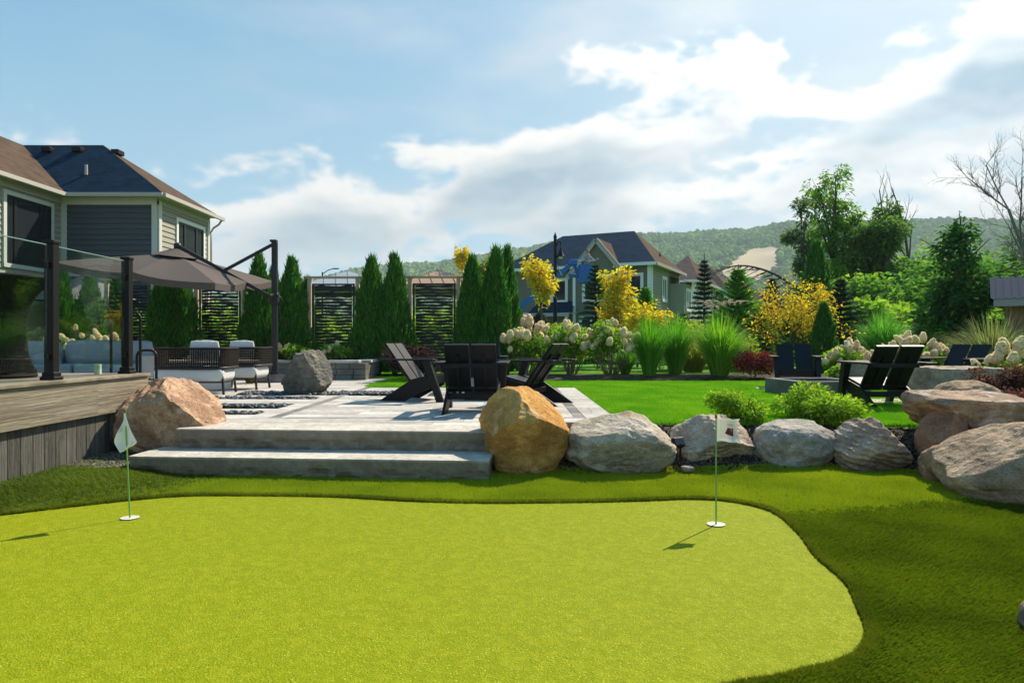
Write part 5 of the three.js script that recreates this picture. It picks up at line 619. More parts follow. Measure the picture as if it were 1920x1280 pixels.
{ // the near house on the left
  const X1 = -14.53, X2 = -11.43, Zc = -22, Zb = -25.7, EV = 5.88, G = .3, H = thing('grey_house', 'two storey grey house with lap siding, dark shingle roof and black windows', 'house', [0, 0, 0]);
  const wall = (name, g, m) => part(name, g, m, H);
  wall('wall', box(.2, EV - G, 14, X1 - .1, (EV + G) / 2, -15), sideTan); wall('wall', box(X2 - X1 - .02, EV - G, .2, (X1 + X2) / 2 - .01, (EV + G) / 2, Zc - .1), sideGrey); wall('wall', box(.2, EV - G, Zc - Zb, X2 - .1, (EV + G) / 2, (Zc + Zb) / 2), sideTan); wall('wall', box(6, EV - G, .2, X2 - 3, (EV + G) / 2, Zb), sideTan);
  // lap boards, one by one, cut round the windows
  const lap = (len, y0, y1, skip, m, put) => { let k = 0; for (let y = y0; y < y1 - .02; y += .172) { const segs = []; let s = 0; const hit = skip.filter(([a, b, c, d]) => y + .17 > c && y < d).sort((p, q) => p[0] - q[0]); for (const [a, b] of hit) { if (a > s + .05) segs.push([s, a]); s = Math.max(s, b); } if (len > s + .05) segs.push([s, len]); for (const [a, b] of segs) { const g = new THREE.BufferGeometry(); const h = Math.min(.170, y1 - y), o = .034, i = .006; const P = [[a, y, o], [b, y, o], [b, y + h, i], [a, y + h, i], [a, y, 0], [b, y, 0], [a, y + h, 0], [b, y + h, 0]]; g.setAttribute('position', new THREE.Float32BufferAttribute([0, 1, 2, 0, 2, 3, 4, 5, 1, 4, 1, 0, 3, 2, 7, 3, 7, 6, 4, 0, 3, 4, 3, 6, 1, 5, 7, 1, 7, 2].flatMap(n => put(...P[n])), 3)); g.computeVertexNormals(); part('siding_board', g, m, H); } k++; } };
  const WA = [.55, 2.45, 3.45, 5.42], WC = [1.15, 3.05, 3.72, 5.3];
  lap(8, .9, EV - .25, [[WA[0] - .14, WA[1] + .14, WA[2] - .14, WA[3] + .14]], sideTan, (a, y, o) => [X1 + o, y, Zc + .02 + (a)]);
  lap(X2 - X1 - .36, 3.45, EV - .30, [], sideGrey, (a, y, o) => [X1 + .18 + a, y, Zc + o]);
  lap(3.55, 3.45, EV - .25, [[WC[0] - .14, WC[1] + .14, WC[2] - .3, WC[3] + .14]], sideTan, (a, y, o) => [X2 + o, y, Zc - a - .1]);
  // vertical board and batten below the belt
  for (let i = 0; i < 13; i++) part('batten', box(.05, 2.4, .03, X1 + .3 + i * .22, 2.1, Zc + .016), sideGrey, H); for (let i = 0; i < 13; i++) part('batten', box(.03, 2.4, .05, X2 + .016, 2.1, Zc - .3 - i * .26), sideTan, H);
  part('belt_trim', box(X2 - X1, .14, .05, (X1 + X2) / 2, 3.36, Zc + .03), trimMat, H); part('belt_trim', box(.05, .14, Zc - Zb, X2 + .03, 3.36, (Zc + Zb) / 2), trimMat, H); part('corner_board', box(.17, EV - .9, .05, X2 - .085, EV / 2 + .3, Zc + .03), trimMat, H); part('corner_board', box(.05, EV - .9, .17, X2 + .031, EV / 2 + .3, Zc - .085), trimMat, H); part('corner_board', box(.17, EV - .9, .05, X1 + .10, EV / 2 + .3, Zc + .03), trimMat, H); part('corner_board', box(.05, EV - .9, .17, X2 + .031, EV / 2 + .3, Zb + .085), trimMat, H);
  part('frieze_board', box(X2 - X1, .24, .045, (X1 + X2) / 2, EV - .16, Zc + .028), trimMat, H); part('frieze_board', box(.045, .22, Zc - Zb, X2 + .028, EV - .15, (Zc + Zb) / 2), soffit, H); part('frieze_board', box(.045, .22, 14, X1 + .028, EV - .15, -15), soffit, H);
  windowAt(H, X1 + .01, (WA[2] + WA[3]) / 2, Zc + .02 + (WA[0] + WA[1]) / 2, WA[1] - WA[0], WA[3] - WA[2], [1, 3, 1.2], trimMat, frameBlack, Math.PI / 2);
  windowAt(H, X2 + .01, (WC[2] + WC[3]) / 2, Zc - .1 - (WC[0] + WC[1]) / 2, WC[1] - WC[0], WC[3] - WC[2], [1, 1.8, 1.1], trimWhite, frameBlack, Math.PI / 2);
  windowAt(H, X1 + .01, 1.8, Zc + 3.2, 2.4, 1.6, [1, 1], trimMat, frameBlack, Math.PI / 2); windowAt(H, X2 + .01, 1.7, Zc - 2.4, 1.8, 1.5, [1, 1], trimMat, frameBlack, Math.PI / 2);
  // roofs: eaves overhang .35; the wing has a hip, the main roof runs back to front on the left
  const o = .38, e = EV + .02, rh = 8.06, ex = X2 + o, ez = Zc + o, bz = Zb - o, rx1 = -14.3, rz = (Zc + Zb) / 2;
  const lx = X1 + o, vz = ez; // the valley starts where the two eaves meet
  const roof = part('roof', quad([lx, e, ez], [ex, e, ez], [rx1, rh, rz], [lx - 2.95, rh, rz]), roofSlate, H);
  part('roof', quad([ex, e, ez], [ex, e, bz], [rx1, rh, rz], [rx1, rh, rz]), roofBrown, H); part('roof', quad([ex, e, bz], [-20, e, bz], [-20, rh, rz], [rx1, rh, rz]), roofSlate, H);
  part('roof', quad([lx, e, -8], [lx, e, ez], [lx - 2.95, rh, rz], [lx - 2.95, rh, -8]), roofBrown, H); part('roof', quad([lx - 2.95, rh, -8], [lx - 2.95, rh, rz], [lx - 6.5, e, bz], [lx - 6.5, e, -8]), roofBrown, H);
  part('soffit', box(X2 - X1, .03, o, (X1 + X2) / 2 + .0, EV - .03, Zc + o / 2 - .02), soffit, H); part('soffit', box(o, .03, Zc - Zb + o, X2 + o / 2, EV - .033, (Zc + Zb) / 2 + o / 2), soffit, H); part('soffit', box(o, .03, 14, X1 + o / 2, EV - .036, -15 + .4), soffit, H);
  part('gutter', box(X2 - X1 - .02, .12, .10, (X1 + X2) / 2 + o + .0, e - .05, ez + .03), gutterM, H); part('gutter', box(.10, .12, Zc - Zb + 2 * o, ex + .03, e - .052, (Zc + Zb) / 2), gutterM, H); part('gutter', box(.10, .12, 14, lx + .03, e - .054, ez + 7.05), gutterM, H);
  for (const [x, k] of [[-16.0, .84], [-14.95, .84]]) part('roof_vent', rbox(.32, .16, .26, .02, x, lerp(e, rh, k) + .08, lerp(ez, rz, k)), blackMetal, roof); part('vent_pipe', cyl(.045, .05, .34, -14.0, lerp(e, rh, .36) + .16, lerp(ez, rz, .36)), gutterM, roof); part('roof_vent', rbox(.26, .16, .4, .02, lerp(ex, rx1, .84) + .05, lerp(e, rh, .84) + .05, rz + .1), blackMetal, roof);
  part('downspout', tube([[ex, e - .08, bz + .1], [ex - .1, e - .3, bz + .2], [X2 + .06, e - .5, bz + .3], [X2 + .06, e - 1, bz + .3], [X2 + .06, .5, bz + .3]], .04, 24, 6), gutterM, H);
}
// distant houses of the street, all turned the same way
function farHouse(name, label, px, d, turn, o) { // origin at the near right corner on the ground; front along local -x, side along local -z
  const t = thing(name, label, 'house', [gx(px, d), .1, -d], turn), { w, dep, ev, rise, front, side, roofF, roofS } = o;
  part('front_wall', box(w, ev, .2, -w / 2, ev / 2, -.1), front, t); part('side_wall', box(.2, ev, dep - .2, -.1, ev / 2, -dep / 2 - .1), side, t); part('side_wall', box(.2, ev, dep - .2, -w + .1, ev / 2, -dep / 2 - .1), side, t); part('rear_wall', box(w - .4, ev, .2, -w / 2, ev / 2, -dep + .1), side, t);
  const q = .4, rl = o.hip ?? dep * .45, R = part('roof', quad([-w - q, ev, q], [q, ev, q], [-rl, ev + rise, -dep / 2], [-w + (o.hipL ?? rl), ev + rise, -dep / 2]), roofF, t); part('roof', quad([q, ev, q], [q, ev, -dep - q], [-rl, ev + rise, -dep / 2], [-rl, ev + rise, -dep / 2]), roofS, t); part('roof', quad([q, ev, -dep - q], [-w - q, ev, -dep - q], [-w + (o.hipL ?? rl), ev + rise, -dep / 2], [-rl, ev + rise, -dep / 2]), roofF, t); part('roof', quad([-w - q, ev, -dep - q], [-w - q, ev, q], [-w + (o.hipL ?? rl), ev + rise, -dep / 2], [-w + (o.hipL ?? rl), ev + rise, -dep / 2]), roofF, t);
  part('soffit', box(w + 2 * q, .05, dep + 2 * q, -w / 2, ev - .03, -dep / 2), soffit, t); part('fascia', [box(w + 2 * q, .18, .05, -w / 2, ev - .02, q + .03)], trimWhite, t); part('fascia', [box(.05, .18, dep + 2 * q - .1, q + .03, ev - .02, -dep / 2)], soffit, t);
  part('corner_board', box(.2, ev - .1, .06, -.1, ev / 2, .03), trimWhite, t); part('corner_board', box(.06, ev - .1, .2, .03, ev / 2, -.1), trimWhite, t); part('corner_board', box(.06, ev - .1, .2, .03, ev / 2, -dep + .1), trimWhite, t);
  return [t, R];
}
{
  const [t, R] = farHouse('olive_house', 'olive green two storey house with a gabled dormer bay and slate blue roof', 1221, 38.6, -.46, { w: 9.4, dep: 7.0, ev: 5.5, rise: 2.5, front: sideOlive, side: sideKhaki, roofF: roofSlate, roofS: roofBrown, hip: 2.0, hipL: 2.6 });
  for (let i = 0; i < 30; i++) part('siding_board', box(.02, .015, 6.6, .012, .5 + i * .168, -3.5), mat([.22, .21, .17], .8), t);
  // gabled bay in the middle of the front
  const bx = -3.05, bw = 2.9, bz = .55, gy = 5.1, gr = 1.75; part('bay_wall', box(bw, gy, bz, bx, gy / 2, bz / 2), sideOlive, t);
  { const s = new THREE.Shape([new THREE.Vector2(-bw / 2, 0), new THREE.Vector2(bw / 2, 0), new THREE.Vector2(0, gr)]); part('gable', new THREE.ExtrudeGeometry(s, { depth: bz, bevelEnabled: false }).translate(bx, gy, 0), sideOlive, t); const k = 1.24; for (const sd of [-1, 1]) { part('gable_trim', bar([bx, gy + gr + .12, bz + .14], [bx + sd * bw / 2 * k, gy + gr + .12 - gr * k, bz + .14], .08, .26), soffit, t); part('gable_roof', quad([bx, gy + gr + .24, bz + .2], [bx + sd * bw / 2 * k, gy + gr + .24 - gr * k, bz + .2], [bx + sd * bw / 2 * k, gy + gr + .24 - gr * k, -2.0], [bx, gy + gr + .24, -2.6]), sd > 0 ? roofBrown : roofSlate, t); } }
  windowAt(t, bx, 4.15, bz + .01, 1.5, 1.3, [1, 1], trimWhite, trimWhite); windowAt(t, -5.6, 4.15, .01, .9, 1.25, [1], trimWhite, trimWhite); windowAt(t, -.95, 4.25, .01, .8, 1.3, [1], trimWhite, trimWhite); windowAt(t, -8.2, 1.6, .01, 1.5, 1.5, [1, 1], trimWhite, trimWhite); windowAt(t, bx, 1.6, bz + .01, 1.9, 1.7, [1, 1, 1], trimWhite, trimWhite);
  part('porch_wall', box(4.6, 2.7, .06, -7.0, 1.35, .04), brick, t); part('corner_board', box(.16, 2.6, .08, -6.75, 4.2, .05), trimWhite, t); part('corner_board', box(.16, 2.6, .08, -9.3, 4.2, .05), trimWhite, t); part('corner_board', box(.16, 5.0, .08, bx - bw / 2 + .08, 2.6, bz + .03), trimWhite, t); part('corner_board', box(.16, 5.0, .08, bx + bw / 2 - .08, 2.6, bz + .03), trimWhite, t); part('belt_trim', box(4.8, .14, .1, -7, 2.78, .06), trimWhite, t);
  const pr = part('porch_roof', quad([-7.0, 2.75, 1.5], [-4.4, 2.75, 1.5], [-4.4, 3.5, 0], [-7.0, 3.5, 0]), roofSlate, t); part('porch_fascia', box(2.6, .2, .06, -5.7, 2.66, 1.48), soffit, pr); part('porch_post', box(.16, 2.6, .16, -4.6, 1.3, 1.35), trimWhite, t); part('porch_post', box(.16, 2.6, .16, -6.85, 1.3, 1.35), trimWhite, t);
  const dr = part('door', box(.95, 2.2, .08, -5.35, 1.1, .11), trimWhite, t); part('door_glass', box(.5, 1.3, .02, -5.35, 1.35, .162), winGlass, dr); const d2 = part('door', box(.7, 2.2, .08, -4.6 + .0, 1.1, .11), trimWhite, t); part('door_glass', box(.4, 1.3, .02, -4.6, 1.35, .162), winGlass, d2);
  for (const [z, y, w, h, n] of [[-3.0, 4.25, .9, 1.3, [1, 1]], [-1.6, 1.5, .9, 1.7, [1, 1]], [-3.0, 1.5, 1.1, 1.9, [1, 1]]]) windowAt(t, .01, y, z, w, h, n, trimWhite, trimWhite, Math.PI / 2);
  part('side_bay', box(.9, 4.7, 2.2, .45, 2.35, -5.6), sideKhaki, t); part('side_bay_roof', [quad([1.25, 4.75, -4.3], [1.25, 4.75, -6.9], [0, 5.2, -6.9], [0, 5.2, -4.3])], roofBrown, t); windowAt(t, .91, 3.7, -5.6, 1.2, 1.2, [1, 1, 1], trimWhite, trimWhite, Math.PI / 2); windowAt(t, .91, 1.4, -5.6, 1.2, 1.5, [1, 1, 1], trimWhite, trimWhite, Math.PI / 2);
  part('roof_vent', rbox(.3, .2, .3, .02, -1.0, 6.6, -2.8), blackMetal, R); part('vent_pipe', cyl(.05, .05, .5, -.4, 6.25, -3.6), blackMetal, R);
}
{
  const [t] = farHouse('khaki_house', 'khaki two storey house right of the olive house with a dark end wall', 1303, 49.5, -.46, { w: 2.4, dep: 9, ev: 5.5, rise: 2.4, front: mat([.055, .058, .052], .8), side: sideKhaki, roofF: roofMat([.115, .095, .09]), roofS: roofBrown, hip: 1.4, hipL: .9 }); for (const z of [-2.2, -5.2]) windowAt(t, .01, 4.1, z, 1.1, 1.5, [1, 1, 1], trimWhite, trimWhite, Math.PI / 2);
  const [u] = farHouse('brown_roof_house', 'house with long brown roof behind the slender spruce', 1362, 57, -.46, { w: 5.5, dep: 9, ev: 5.4, rise: 2.9, front: mat([.09, .08, .07], .8), side: sideKhaki, roofF: roofMat([.10, .085, .08]), roofS: roofBrown, hip: 2.6, hipL: 2.6 }); windowAt(u, .01, 4.0, -2.6, 1.1, 1.4, [1, 1], trimWhite, trimWhite, Math.PI / 2);
  const [v] = farHouse('brick_house', 'reddish brick house with brown roof behind the yellow tree', 1446, 62, -.46, { w: 6.0, dep: 9, ev: 4.6, rise: 2.3, front: mat([.20, .115, .09], .9), side: mat([.26, .19, .16], .9), roofF: roofMat([.13, .10, .088]), roofS: roofBrown, hip: 2.8, hipL: 2.2 }); windowAt(v, -1.5, 3.0, .01, 1.2, 1.3, [1, 1], trimWhite, trimWhite);
  const [x] = farHouse('gable_house', 'farthest house with blue grey roof edge at the foot of the hill', 1480, 78, -.46, { w: 9, dep: 9, ev: 4.4, rise: 2.6, front: mat([.15, .13, .12], .9), side: sideKhaki, roofF: roofSlate, roofS: roofBrown, hip: 3, hipL: 3 });
}
// gazebos behind the screens
function gazebo(label, px, d, w, ev, rise, m, wm) { const t = thing('gazebo', label, 'gazebo', [gx(px, d), LAWN, -d], .25), q = w / 2 + .25; for (const [a, b] of [[-1, -1], [1, -1], [1, 1], [-1, 1]]) part('post', box(.12, ev, .12, a * w / 2, ev / 2, b * w / 2), wm, t); const c = [[-q, ev, q], [q, ev, q], [q, ev, -q], [-q, ev, -q]], ap = [0, ev + rise, 0]; for (let i = 0; i < 4; i++) { const f = part('roof_panel', quad(c[i], c[(i + 1) % 4], ap, ap), m, t), s = []; for (let k = 1; k < 8; k++) { const u = k / 8, e = [lerp(c[i][0], c[(i + 1) % 4][0], u), ev, lerp(c[i][2], c[(i + 1) % 4][2], u)], j = Math.abs(u - .5) * 2, top = [lerp(c[i][0] + c[(i + 1) % 4][0], 0, 1) * 0 + e[0] * j + (1 - j) * 0 + 0, lerp(ev + rise, ev, j), e[2] * j]; const mid = [(c[i][0] + c[(i + 1) % 4][0]) / 2, 0, (c[i][2] + c[(i + 1) % 4][2]) / 2], off = [e[0] - mid[0], 0, e[2] - mid[2]]; const tp = [mid[0] * j + off[0], lerp(ev + rise, ev, j), mid[2] * j + off[2]]; const sm = part('seam', bar([e[0], ev + .015, e[2]], [tp[0], tp[1] + .015, tp[2]], .03, .03), m, f); } } part('beam', [box(2 * q, .14, .1, 0, ev - .08, q - .1)], wm, t); part('beam', [box(2 * q, .14, .1, 0, ev - .08, -q + .1)], wm, t); return t; }
gazebo('gazebo with a pale grey metal roof behind the middle screen', 652, 27, 3.0, 2.9, .75, mat([.40, .41, .42], .4, { metalness: .4 }), darkMetal);
gazebo('gazebo with a copper brown metal roof behind the right screen', 822, 27, 3.0, 2.95, .72, mat([.36, .22, .13], .45, { metalness: .3 }), cedarWood);
// street lights
{ const t = thing('street_lamp', 'black street lamp post with hanging bell lantern before the olive house', 'street lamp', [gx(1041, 30), .2, -30]); part('pole', cyl(.07, .11, 5.6, 0, 2.8, 0, 10), blackMetal, t); part('finial', new THREE.ConeGeometry(.09, .25, 10).translate(0, 5.7, 0), blackMetal, t); part('bracket', tube([[0, 5.0, 0], [.12, 5.35, 0], [.22, 5.4, 0], [.24, 5.2, 0]], .025, 16, 6), blackMetal, t); const l = part('lantern', new THREE.LatheGeometry([[.02, .45], [.05, .40], [.07, .25], [.16, .05], [.20, 0], [.18, 0], [.05, .2]].map(a => new THREE.Vector2(...a)), 16).translate(.24, 4.72, 0), blackMetal, t); part('globe', new THREE.SphereGeometry(.10, 12, 8).translate(.24, 4.72, 0), mat([.75, .72, .62], .3), l); part('banner_arm', bar([0, 4.5, 0], [.3, 3.9, 0], .03), trimMat, t);
  const u = thing('street_light', 'far slim street light with a horizontal arm above the grey gazebo', 'street lamp', [gx(604, 60), .2, -60]); part('pole', cyl(.06, .1, 7.1, 0, 3.55, 0, 8), blackMetal, u); part('arm', tube([[0, 6.9, 0], [.5, 7.25, 0], [1.0, 7.4, 0]], .04, 10, 6), blackMetal, u); part('head', rbox(.5, .1, .2, .03, 1.2, 7.4, 0), blackMetal, u); }
// blue boom lift with a worker in the basket
{
  const blue = mat([.015, .13, .42], .5), t = thing('boom_lift', 'blue boom lift reaching up before the olive house', 'boom lift', [gx(965, 35), .1, -35]), P = (px, py) => [gx(px, 35) - gx(965, 35), EYE - (py - 640) / 1280 * 35 - .1, 0];
  const a = P(975, 576), b = P(1075, 492), c = P(1062, 497), e = P(1084, 514);
  part('boom', bar(a, [lerp(a[0], b[0], .55), lerp(a[1], b[1], .55), 0], .24, .28), blue, t); part('boom_extension', bar([lerp(a[0], b[0], .5), lerp(a[1], b[1], .5), 0], b, .18, .22), blue, t); part('jib', [bar(b, e, .14, .16)], blue, t); part('jib_brace', bar(c, P(1090, 494), .05), trimWhite, t); part('knuckle', rbox(.4, .3, .4, .05, ...b), blue, t);
  const bk = part('basket', [box(.86, .84, .05, ...P(1101, 513).map((v, i) => v + [0, 0, .45][i])), box(.86, .08, .9, ...P(1101, 530)), box(.05, .84, .9, P(1101, 513)[0] - .43, P(1101, 513)[1], 0), box(.05, .84, .9, P(1101, 513)[0] + .43, P(1101, 513)[1], 0)], blue, t); part('control_rail', bar(P(1084, 488), P(1118, 488), .05), trimWhite, bk); part('foot_beam', bar(P(1086, 520), P(1116, 524), .2, .16), blue, bk); part('platform_arm', bar(P(1066, 516), P(1092, 519), .16, .16), blue, t);
  const ch = part('chassis', rbox(2.4, .7, 1.6, .08, a[0] - 2.2, .85, 0), blue, t); part('turret', rbox(1.6, .9, 1.3, .08, a[0] - 2.1, 1.6, 0), blue, t); part('lower_boom', bar([a[0] - 2.2, 1.7, 0], a, .34, .4), blue, t); for (const [x, z] of [[-3.1, .8], [-1.3, .8], [-3.1, -.8], [-1.3, -.8]]) { const w = part('wheel', cyl(.42, .42, .3, 0, 0, 0, 20).rotateX(Math.PI / 2).translate(a[0] + x, .42, z), blackMetal, t); part('rim', cyl(.2, .2, .32, 0, 0, 0, 12).rotateX(Math.PI / 2).translate(a[0] + x, .42, z), blue, w); }
  // the worker: one continuous body meshed from tapered limbs
  const J = [[[0, 1.18, 0], [0, 1.45, 0], .15, .17], [[0, 1.45, 0], [0, 1.58, .02], .07, .06], [[0, 1.68, .04], [.0, 1.72, .05], .105, .10], [[-.19, 1.42, 0], [-.30, 1.16, .10], .06, .05], [[-.30, 1.16, .10], [-.16, 1.06, .34], .05, .04], [[.19, 1.42, 0], [.36, 1.22, .12], .06, .05], [[.36, 1.22, .12], [.44, 1.26, .36], .05, .04], [[0, 1.18, 0], [0, .95, 0], .15, .16], [[-.09, .92, 0], [-.11, .48, .04], .09, .065], [[-.11, .48, .04], [-.11, .07, 0], .065, .045], [[.09, .92, 0], [.11, .48, .04], .09, .065], [[.11, .48, .04], [.11, .07, 0], .065, .045], [[-.11, .04, 0], [-.12, .04, .16], .045, .04], [[.11, .04, 0], [.12, .04, .16], .045, .04], [[0, 1.70, .13], [0, 1.69, .155], .022, .018]];
  for (const s of [-1, 1]) for (let f = 0; f < 5; f++) { const w = s < 0 ? [-.16, 1.06, .34] : [.44, 1.26, .36]; J.push([w, [w[0] + (f - 2) * .018, w[1] - .02, w[2] + .07 - (f === 0 ? .03 : 0)], .02, .011]); }
  const N = 64, mc = new MarchingCubes(N, mat([1, 1, 1]), false, false, 60000), S = 2.0; mc.isolation = 0; const sd = (x, y, z) => { let d = 1e9; for (const [p, q, r1, r2] of J) { const ex = q[0] - p[0], ey = q[1] - p[1], ez = q[2] - p[2], l = ex * ex + ey * ey + ez * ez; const u = Math.max(0, Math.min(1, ((x - p[0]) * ex + (y - p[1]) * ey + (z - p[2]) * ez) / l)); const k = Math.hypot(x - p[0] - ex * u, y - p[1] - ey * u, z - p[2] - ez * u) - lerp(r1, r2, u); const h = Math.max(0, .05 - Math.abs(d - k)) / .05; d = Math.min(d, k) - h * h * .0125; } return d; };
  for (let k = 0; k < N; k++) for (let j = 0; j < N; j++) for (let i = 0; i < N; i++) mc.field[i + j * N + k * N * N] = -sd((i / N - .5) * S, (j / N) * S - .05, (k / N - .5) * S); mc.update(); const n = mc.count, gp = new Float32Array(n * 3), gn = new Float32Array(n * 3), col = []; for (let i = 0; i < n; i++) { const x = mc.positionArray[i * 3] / 2 * S, y = (mc.positionArray[i * 3 + 1] / 2 + .5) * S - .05, z = mc.positionArray[i * 3 + 2] / 2 * S; gp.set([x, y, z], i * 3); gn.set([mc.normalArray[i * 3], mc.normalArray[i * 3 + 1], mc.normalArray[i * 3 + 2]], i * 3); col.push(...(y > 1.52 || (Math.abs(x) > .14 && y < 1.3 && y > 1.0 && z > .2) ? [.42, .24, .16] : y > .98 ? [.30, .32, .33] : [.03, .04, .07])); }
  const g = new THREE.BufferGeometry(); g.setAttribute('position', new THREE.BufferAttribute(gp, 3)); g.setAttribute('normal', new THREE.BufferAttribute(gn, 3)); g.setAttribute('color', new THREE.Float32BufferAttribute(col, 3)); const f = P(1101, 530); const pe = thing('person', 'person in a grey top standing in the basket of the boom lift', 'person', [gx(965, 35) + f[0], .1 + f[1] + .05, -35.0], .6); pe.scale.setScalar(.92); part('body', g, mat([1, 1, 1], .8, { vertexColors: true }), pe); part('hair', new THREE.SphereGeometry(.115, 16, 10, 0, 6.283, 0, 1.5).translate(0, 1.73, .02), mat([.10, .06, .035], .8), pe);
}
// wooden shed at the right edge
{
  const t = thing('wooden_shed', 'board and batten wooden shed with a corrugated metal roof', 'shed', [gx(1892, 13.6), LAWN, -13.6], -.60), w = 3.2, h = 1.62, bw = mat([1, 1, 1], .85, { map: woodMap([.17, .105, .065], [.33, .215, .135], 181), bumpMap: grain, bumpScale: .003 });
  for (let i = 0; i < 16; i++) { if (i === 3 || i === 4) { part('board', planarUV(plain(box(.19, .35, .03, .1 + i * .2, .175, 0)), (a, b) => [b, a]), bw, t); part('board', planarUV(plain(box(.19, .25, .03, .1 + i * .2, h - .125, 0)), (a, b) => [b, a]), bw, t); } else part('board', planarUV(plain(box(.192, h, .03, .1 + i * .2, h / 2, 0)), (a, b) => [b, a + i * .3]), bw, t); if (i !== 3 && i !== 4) part('batten', planarUV(plain(box(.05, h, .025, .2 + i * .2, h / 2, .028)), (a, b) => [b, a]), bw, t); }
  for (let i = 0; i < 10; i++) part('board', planarUV(plain(box(.03, h, .192, 0, h / 2, -.1 - i * .2)), (a, b, c) => [b, c + i * .3]), bw, t); part('window', box(.38, 1.0, .02, .8, .86, -.01), winGlass, t);
  { const s = new THREE.Shape([[0, 0], [2.0, 0], [1.0, .50]].map(p => new THREE.Vector2(...p))); part('gable_board', new THREE.ExtrudeGeometry(s, { depth: .03, bevelEnabled: false }).rotateY(Math.PI / 2).translate(-.015, h, 0), bw, t); } part('backing', box(3.1, h - .05, .02, 1.65, h / 2, -.05), bw, t); part('eave_board', box(3.7, .16, .04, 1.6, h + .0, .36), mat([.30, .29, .28], .7), t);
  const prof = []; const N = 60; const g = new THREE.PlaneGeometry(3.8, 1.5, N * 2, 1), p = g.attributes.position; for (let i = 0; i < p.count; i++) p.setZ(i, .018 * Math.cos(p.getX(i) / 3.8 * N * Math.PI)); g.computeVertexNormals(); const mR = mat([.035, .05, .072], .95, { specularIntensity: .05, side: THREE.DoubleSide }); const r1 = part('roof_sheet', g, mR, t); r1.rotation.x = -Math.PI / 2 + .36; r1.position.set(1.6, h + .33, -.30); const r2 = part('roof_sheet', g, mR, t); r2.rotation.x = -Math.PI / 2 - .36; r2.position.set(1.6, h + .33, -1.70);
}
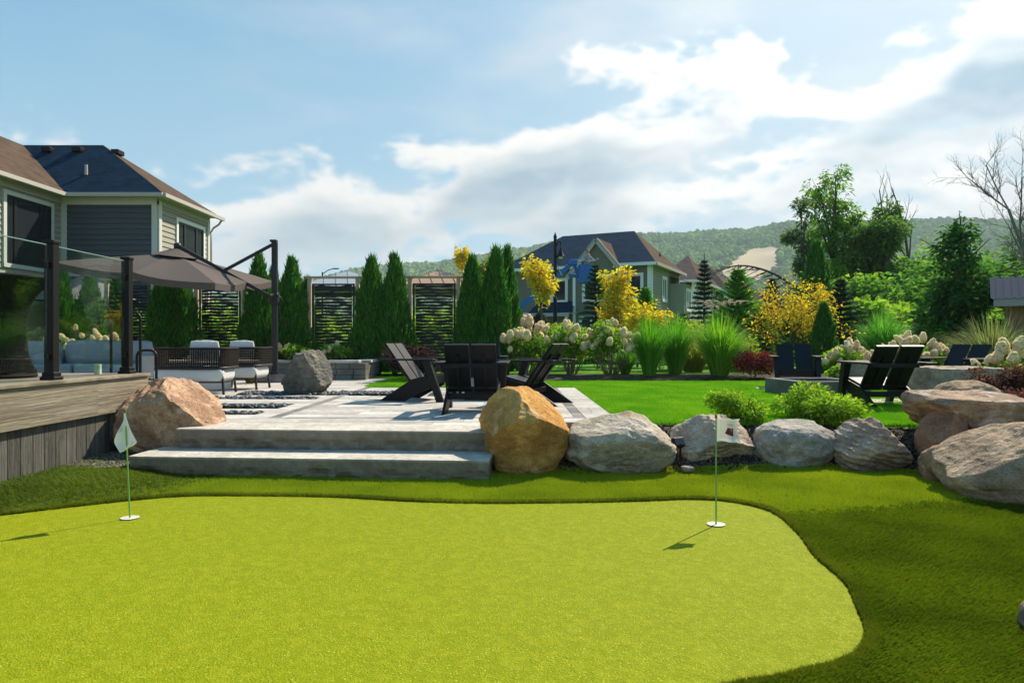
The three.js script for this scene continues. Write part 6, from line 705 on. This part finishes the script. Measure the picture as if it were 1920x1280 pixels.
// ---------------------------------------------------------------- hills
{
  const ridge = [[-1400, 45], [-700, 70], [-420, 112], [-285, 136], [-175, 145], [-66, 160], [0, 172], [120, 188], [295, 204], [480, 210], [570, 225], [700, 226], [810, 228], [900, 230], [1100, 225], [1500, 215], [2300, 160]];
  const prof = (x) => { for (let i = 0; i < ridge.length - 1; i++) if (x <= ridge[i + 1][0]) { const t = sst(ridge[i][0], ridge[i + 1][0], x); return lerp(ridge[i][1], ridge[i + 1][1], t); } return 160; };
  const hh = (x, z) => { const d = -z; const xs = x * 1400 / Math.max(d, 900); let y = (prof(xs) + 4 * fbm(x / 90, 0, z / 90, 3)) * Math.pow(sst(430, 1400, d), .92) * (d > 1400 ? 1 - .25 * sst(1400, 1900, d) : 1); y += 14 * fbm(x / 180, 2, z / 180, 3) * sst(450, 700, d) * sst(1400, 1100, d); const nh = Math.exp(-(((x - 640) / 240) ** 2)) * sst(420, 720, d) * sst(1050, 760, d) * 86; return Math.max(y, nh + y * .35) - 1.2 * sst(500, 440, d); };
  // the open ski run on the slope
  const RUN = [[341, -980], [361, -972], [371, -945], [330, -854], [279, -767], [249, -760], [221, -766], [277, -874]], run = (x, z) => inPoly(RUN, x + 5 * PN.noise(x / 25, 0, z / 25), z + 8 * PN.noise(x / 30, 5, z / 30));
  const x0 = -1500, x1 = 1900, z0 = -430, z1 = -1900, nx = 170, nz = 90, pos = [], col = [], idx = []; for (let j = 0; j <= nz; j++) for (let i = 0; i <= nx; i++) { const x = lerp(x0, x1, i / nx), z = lerp(z0, z1, j / nz); pos.push(x, hh(x, z), z); const m = sst(-.2, .3, fbm(x / 60, 0, z / 60, 3)); col.push(...(run(x, z) ? [.30, .235, .13] : mix3([.09, .15, .03], [.17, .22, .05], m))); } for (let j = 0; j < nz; j++) for (let i = 0; i < nx; i++) { const a = j * (nx + 1) + i, b = a + 1, c = a + nx + 1, d = c + 1; idx.push(a, b, d, a, d, c); }
  const g = new THREE.BufferGeometry(); g.setAttribute('position', new THREE.Float32BufferAttribute(pos, 3)); g.setAttribute('color', new THREE.Float32BufferAttribute(col, 3)); g.setIndex(idx); g.computeVertexNormals(); struct('hills', g, mat([1, 1, 1], 1, { vertexColors: true }), 'long wooded escarpment with an open ski run beyond the houses', 'hills');
  // the run itself: a sheet of dry grass a little above the slope
  { const P = [], I = [], at = {}; const NX = 90, NZ = 90, X0 = 250, X1 = 620, Z0 = -700, Z1 = -1250; const v = (i, j) => at[j * 999 + i] ??= (P.push([lerp(X0, X1, i / NX), 0, lerp(Z0, Z1, j / NZ)]), P.length - 1); for (let j = 0; j < NZ; j++) for (let i = 0; i < NX; i++) { const x = lerp(X0, X1, (i + .5) / NX), z = lerp(Z0, Z1, (j + .5) / NZ); if (run(x, z)) { const a = v(i, j), b = v(i + 1, j), c = v(i, j + 1), d = v(i + 1, j + 1); I.push(a, b, d, a, d, c); } } if (P.length) { const q = new THREE.BufferGeometry(); q.setAttribute('position', new THREE.Float32BufferAttribute(P.flatMap(p => [p[0], hh(p[0], p[2]) + 5, p[2]]), 3)); q.setIndex(I); q.computeVertexNormals(); struct('ski_run', q, mat([.46, .36, .22], 1), 'dry tan ski run cut through the wooded hill', 'hill slope'); } }
  // forest crowns
  const bg = (() => { const g = plain(new THREE.IcosahedronGeometry(1, 2)), p = g.attributes.position, q = V(); for (let i = 0; i < p.count; i++) { q.fromBufferAttribute(p, i); const k = 1 + .35 * PN.noise(q.x * 2.1, q.y * 2.1 + 4, q.z * 2.1); p.setXYZ(i, q.x * k, q.y * k * 1.05, q.z * k); } g.deleteAttribute('uv'); g.computeVertexNormals(); return g; })();
  const r = rng(951), mm = [], cc = [], M4 = new THREE.Matrix4(); for (let k = 0; k < 80000 && mm.length < 46000; k++) { const d = lerp(455, 1480, Math.pow(r(), .75)), ang = lerp(-.55, .86, r()), x = d * ang, z = -d; if (run(x, z)) continue; if (fbm(x / 70, 8, z / 70, 2) < -.16 && d < 1150) continue; const s = 2.4 + 3.4 * r() * r() + 1.2 * r(); mm.push(M4.compose(V(x, hh(x, z) + s * .55, z), new THREE.Quaternion().setFromAxisAngle(V(0, 1, 0), r() * 6.28), V(s, s * (1 + .5 * r()), s)).clone()); cc.push(jit(mix3([.08, .17, .035], [.24, .34, .06], sst(-.25, .3, fbm(x / 45, 3, z / 45, 3)) * .7 + .3 * r()), r, .25)); }
  const o = new THREE.InstancedMesh(bg, mat([1, 1, 1], 1), mm.length); mm.forEach((x, i) => { o.setMatrixAt(i, x); o.setColorAt(i, new THREE.Color().setRGB(...cc[i])); }); o.name = 'hillside_forest'; scene.add(o); tag(o, 'far off forest covering the hillside', 'forest', null, 'stuff');
}
renderer.render(scene, camera);
